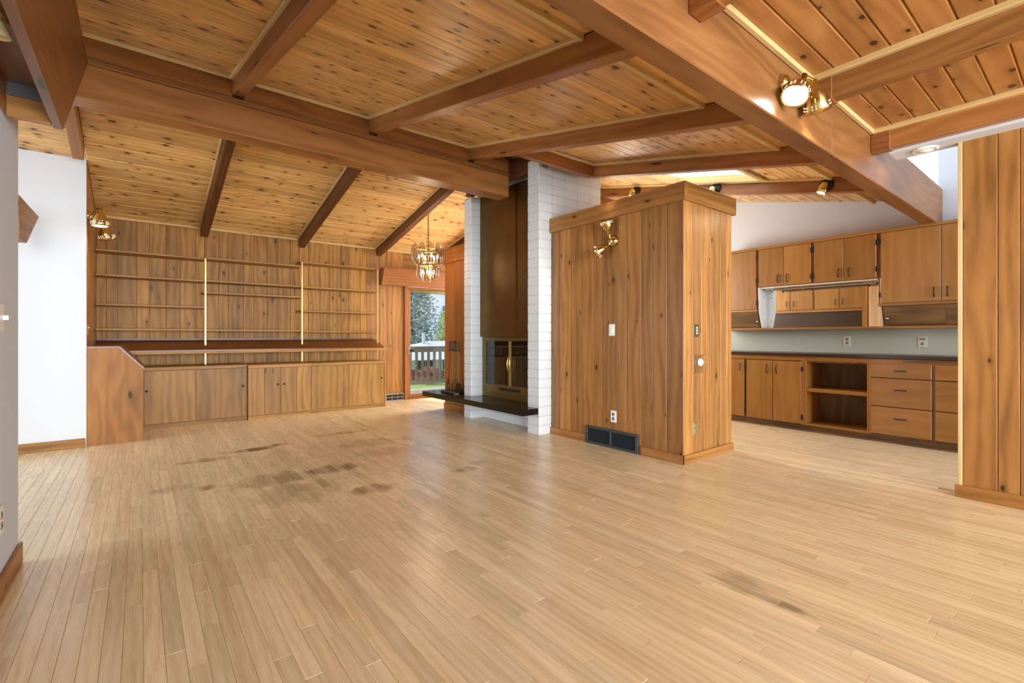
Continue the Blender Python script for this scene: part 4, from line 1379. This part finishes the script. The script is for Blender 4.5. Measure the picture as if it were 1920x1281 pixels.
def gpanel(an, r0, ztop, h, w, inw):
    """curved oval glass slat: straight down, then tucked inwards at the foot"""
    mb = MB()
    e = Vector((math.cos(an), math.sin(an), 0))
    s = Vector((-math.sin(an), math.cos(an), 0))
    rows = []
    N = 10
    for i in range(N + 1):
        f = i / N
        rad = r0 + (.012 * math.sin(f * PI)) - inw * max(0, (f - .72) / .28) ** 2
        ww = w * math.sqrt(max(0.02, 1 - (abs(2 * f - 1)) ** 5))
        c = Vector((CX, CY, ztop - h * f)) + e * rad
        rows += [c - s * ww / 2, c + e * .004, c + s * ww / 2]
    fs = []
    for i in range(N):
        for j in range(2):
            a = i * 3 + j
            fs.append((a, a + 1, a + 4, a + 3))
    mb.add(rows, fs, smooth=True)
    o = build('glass_panel', mb, M_SMOKE, t)
    m = o.modifiers.new('thick', 'SOLIDIFY')
    m.thickness = .005
    rim = rows[0::3] + rows[2::3][::-1] + [rows[0]]
    build('glass_rim', MB().tube(rim, .0016, 4, caps=False), M_RIM, o)


for q in range(12):
    gpanel(2 * PI * (q + .3) / 12, .222, 2.40, .285, .098, .05)
for q in range(8):
    gpanel(2 * PI * (q + .1) / 8, .150, 2.125, .235, .098, .06)
bl = []
for q in range(6):
    an = 2 * PI * q / 6 + .4
    bl.append((CX + .13 * math.cos(an), CY + .13 * math.sin(an), 2.22))
for q in range(4):
    an = 2 * PI * q / 4 + .9
    bl.append((CX + .075 * math.cos(an), CY + .075 * math.sin(an), 2.0))
for p in bl:
    b = build('candle_socket', MB().tube([(p[0], p[1], p[2] - .07), (p[0], p[1], p[2] - .01)], .009, 8), M_BRASS, t)
    build('bulb', MB().lathe([(.0001, -.012), (.010, -.008), (.014, .008), (.010, .028), (.003, .045), (.0001, .048)], p, (0, 0, 1), 10), M_BULB, b)
for zz, en in ((2.22, 10), (2.0, 7)):
    ld = bpy.data.lights.new('chandelier_glow', 'POINT')
    ld.energy = en
    ld.color = (1, .82, .6)
    ld.shadow_soft_size = .08
    o = bpy.data.objects.new('chandelier_glow', ld)
    COL.objects.link(o)
    o.location = (CX, CY, zz)

# round lamp in the white soffit
t = thing('ceiling_light', 'round white flush fixture under the white soffit above the right wall', 'light', (4.39, 0.82, 2.43))
build('housing', MB().lathe([(.075, 0), (.075, .006), (.066, .012), (.06, .008), (.05, .008), (.046, .012), (.0001, .012)], (4.385, 0.82, 2.431), (0, 0, -1), 26), M_WHITEP, t)
build('diffuser', MB().lathe([(.04, .012), (.03, .018), (.0001, .02)], (4.385, 0.82, 2.431), (0, 0, -1), 20), M_WHITEP, t)

# ------------------------------------------------------------------ left light cove and hall beam
t = thing('light_cove', 'hanging wooden cove board with slanted end at the top left corner', 'valance', (-0.3, 2.5, 2.06))
build('front_board', MB().prism([(-0.9, 2.06), (3.02, 2.06), (4.36, 2.98), (-0.9, 2.98)], 'x', -0.312, -0.28, g=(0, 1, 0), tone=(.5, .9, .5)), M_BEAM2, t)
build('end_board', bx(-0.452, -0.313, 2.945, 2.975, 2.052, 2.195, g='x', ch=.002, tone=(.8, .3, .5)), M_PANEL, t)
build('steel_plate', bx(-0.448, -0.336, 2.937, 2.945, 2.142, 2.20, ch=.001), M_PLATEG, t, label='grey steel plate')
build('soffit_board', bx(-0.451, -0.322, -0.9, 2.944, 2.20, 2.22, g='y', tone=(.35, .7, .5)), M_BEAM2, t)
build('light_tube', MB().tube([(-0.33, -0.8, 2.245), (-0.33, 2.35, 2.245)], 0.012, 8), M_COVE, t, label='white cove light tube')
hb = MB().prism([(5.36, 1.882), (5.675, 1.89), (6.29, 2.235), (5.36, 2.222)], 'x', -0.86, -0.75, g=(0, 1, 0), tone=(.3, .3, .5))
build('hall_beam', hb, M_BACK, label='slant-cut brown beam end against the white hall wall', cat='beam')

# ------------------------------------------------------------------ outside
struct('deck_floor', bx(2.5, 8.5, 7.80, 9.5, -0.20, -0.06, g='x'), M_DECK)
rl = thing('deck_railing', 'grey brown balcony railing with square balusters outside the slider', 'railing', (5, 9.3, -0.06))
build('top_rail', bx(3.6, 8.0, 9.26, 9.35, 0.845, 0.885, g='x'), M_RAIL, rl)
build('sub_rail', bx(3.6, 8.0, 9.285, 9.32, 0.76, 0.845, g='x'), M_RAIL, rl)
build('bottom_rail', bx(3.6, 8.0, 9.285, 9.32, 0.06, 0.115, g='x'), M_RAIL, rl)
for k in range(30):
    xx = 3.665 + k * .145
    build('baluster', bx(xx, xx + .048, 9.283, 9.325, 0.115, 0.76), M_RAIL, rl)
for xx in (3.6, 7.9):
    build('post', bx(xx, xx + .09, 9.26, 9.35, -0.06, 0.86), M_RAIL, rl)
struct('ground', bx(-20, 90, 9.6, 110, -1.8, -1.32), M_LAWN)
hs = thing('house', 'low neighbouring house with pale hip roof and brick base beyond the railing', 'house', (17, 27, -1.32))
build('brick_wall', bx(11.5, 24, 24, 31, -1.32, -0.74), M_REDBR, hs)
build('siding_wall', bx(11.52, 24, 24.02, 31, -0.74, -0.10), M_SIDING, hs)
rm = MB()
A, B, Cc, D = (10.9, 23.2, -.18), (24.6, 23.2, -.18), (24.6, 31.8, -.18), (10.9, 31.8, -.18)
E_, F_ = (14.9, 27.5, 0.80), (16.6, 27.5, 0.80)
rm.add([A, B, Cc, D, E_, F_], [(0, 1, 5, 4), (1, 2, 5), (2, 3, 4, 5), (3, 0, 4), (3, 2, 1, 0)])
build('roof', rm, M_ROOF, hs)
build('roof_vent', bx(14.2, 14.35, 27.2, 27.35, 0.6, 1.35), M_SIDING, hs)
for xx in (12.1, 13.7, 15.6):
    f = build('window', bx(xx, xx + 1.1, 23.93, 24.03, -0.86, -0.22), M_SIDING, hs)
    build('pane', bx(xx + .08, xx + .52, 23.91, 23.94, -.80, -.28), M_GREYM, f)
    build('pane', bx(xx + .58, xx + 1.02, 23.91, 23.94, -.80, -.28), M_GREYM, f)


def tree(name, label, x, y, z0, h, rad, mat, n, size, conical, trunk=True, seed=1):
    rr = random.Random(seed)
    t = thing(name, label, 'tree' if trunk else 'shrub', (x, y, z0))
    mb = MB()
    for i in range(n):
        f = rr.random()
        zz = z0 + h * (0.1 + 0.9 * f)
        env = rad * ((1.05 - f) if conical else math.sqrt(max(0.03, 1 - (2 * f - 1) ** 2)))
        an = rr.uniform(0, 2 * PI)
        q = env * math.sqrt(rr.random()) * rr.uniform(.6, 1.1)
        c = Vector((x + q * math.cos(an), y + q * math.sin(an), zz))
        a = Vector((rr.uniform(-1, 1), rr.uniform(-1, 1), rr.uniform(-.7, .7))).normalized() * size * rr.uniform(.5, 1.3)
        b = a.orthogonal().normalized() * size * rr.uniform(.3, .8)
        mb.add([c - a, c - b * .6, c + a, c + b], [(0, 1, 2, 3)])
    build('foliage', mb, mat, t, kind='stuff')
    if trunk:
        build('trunk', MB().tube([(x, y, z0), (x + .1, y, z0 + h * .5), (x, y, z0 + h * .92)], h * .022, 8, h * .005), M_BARK, t)
        br = MB()
        for i in range(14):
            f = rr.uniform(.25, .9)
            an = rr.uniform(0, 2 * PI)
            L_ = rad * (1.1 - f if conical else .8)
            p = Vector((x, y, z0 + h * f))
            br.tube([p, p + Vector((math.cos(an) * L_, math.sin(an) * L_, L_ * .25))], h * .006, 5, h * .001)
        build('branches', br, M_BARK, t, kind='stuff')


tree('conifer_tree', 'tall grey green tree beyond the roof, filling the left of the glass door', 18.2, 37, -1.32, 6.9, 2.6, M_LEAF1, 3000, .22, False, seed=3)
tree('leafy_tree', 'yellow green tree beyond the roof, at the right of the glass door', 22.3, 37, -1.32, 5.0, 1.7, M_LEAF2, 2000, .20, False, seed=5)
tree('conifer_tree', 'thin pointed conifer behind the yellow green tree outside', 25.5, 44, -1.32, 5.6, 1.8, M_LEAF1, 1300, .26, True, seed=8)
tree('red_shrub', 'reddish leafless shrub in front of the neighbouring house', 11.6, 21.5, -1.32, 0.9, 0.7, M_LEAF3, 700, .08, False, trunk=False, seed=9)
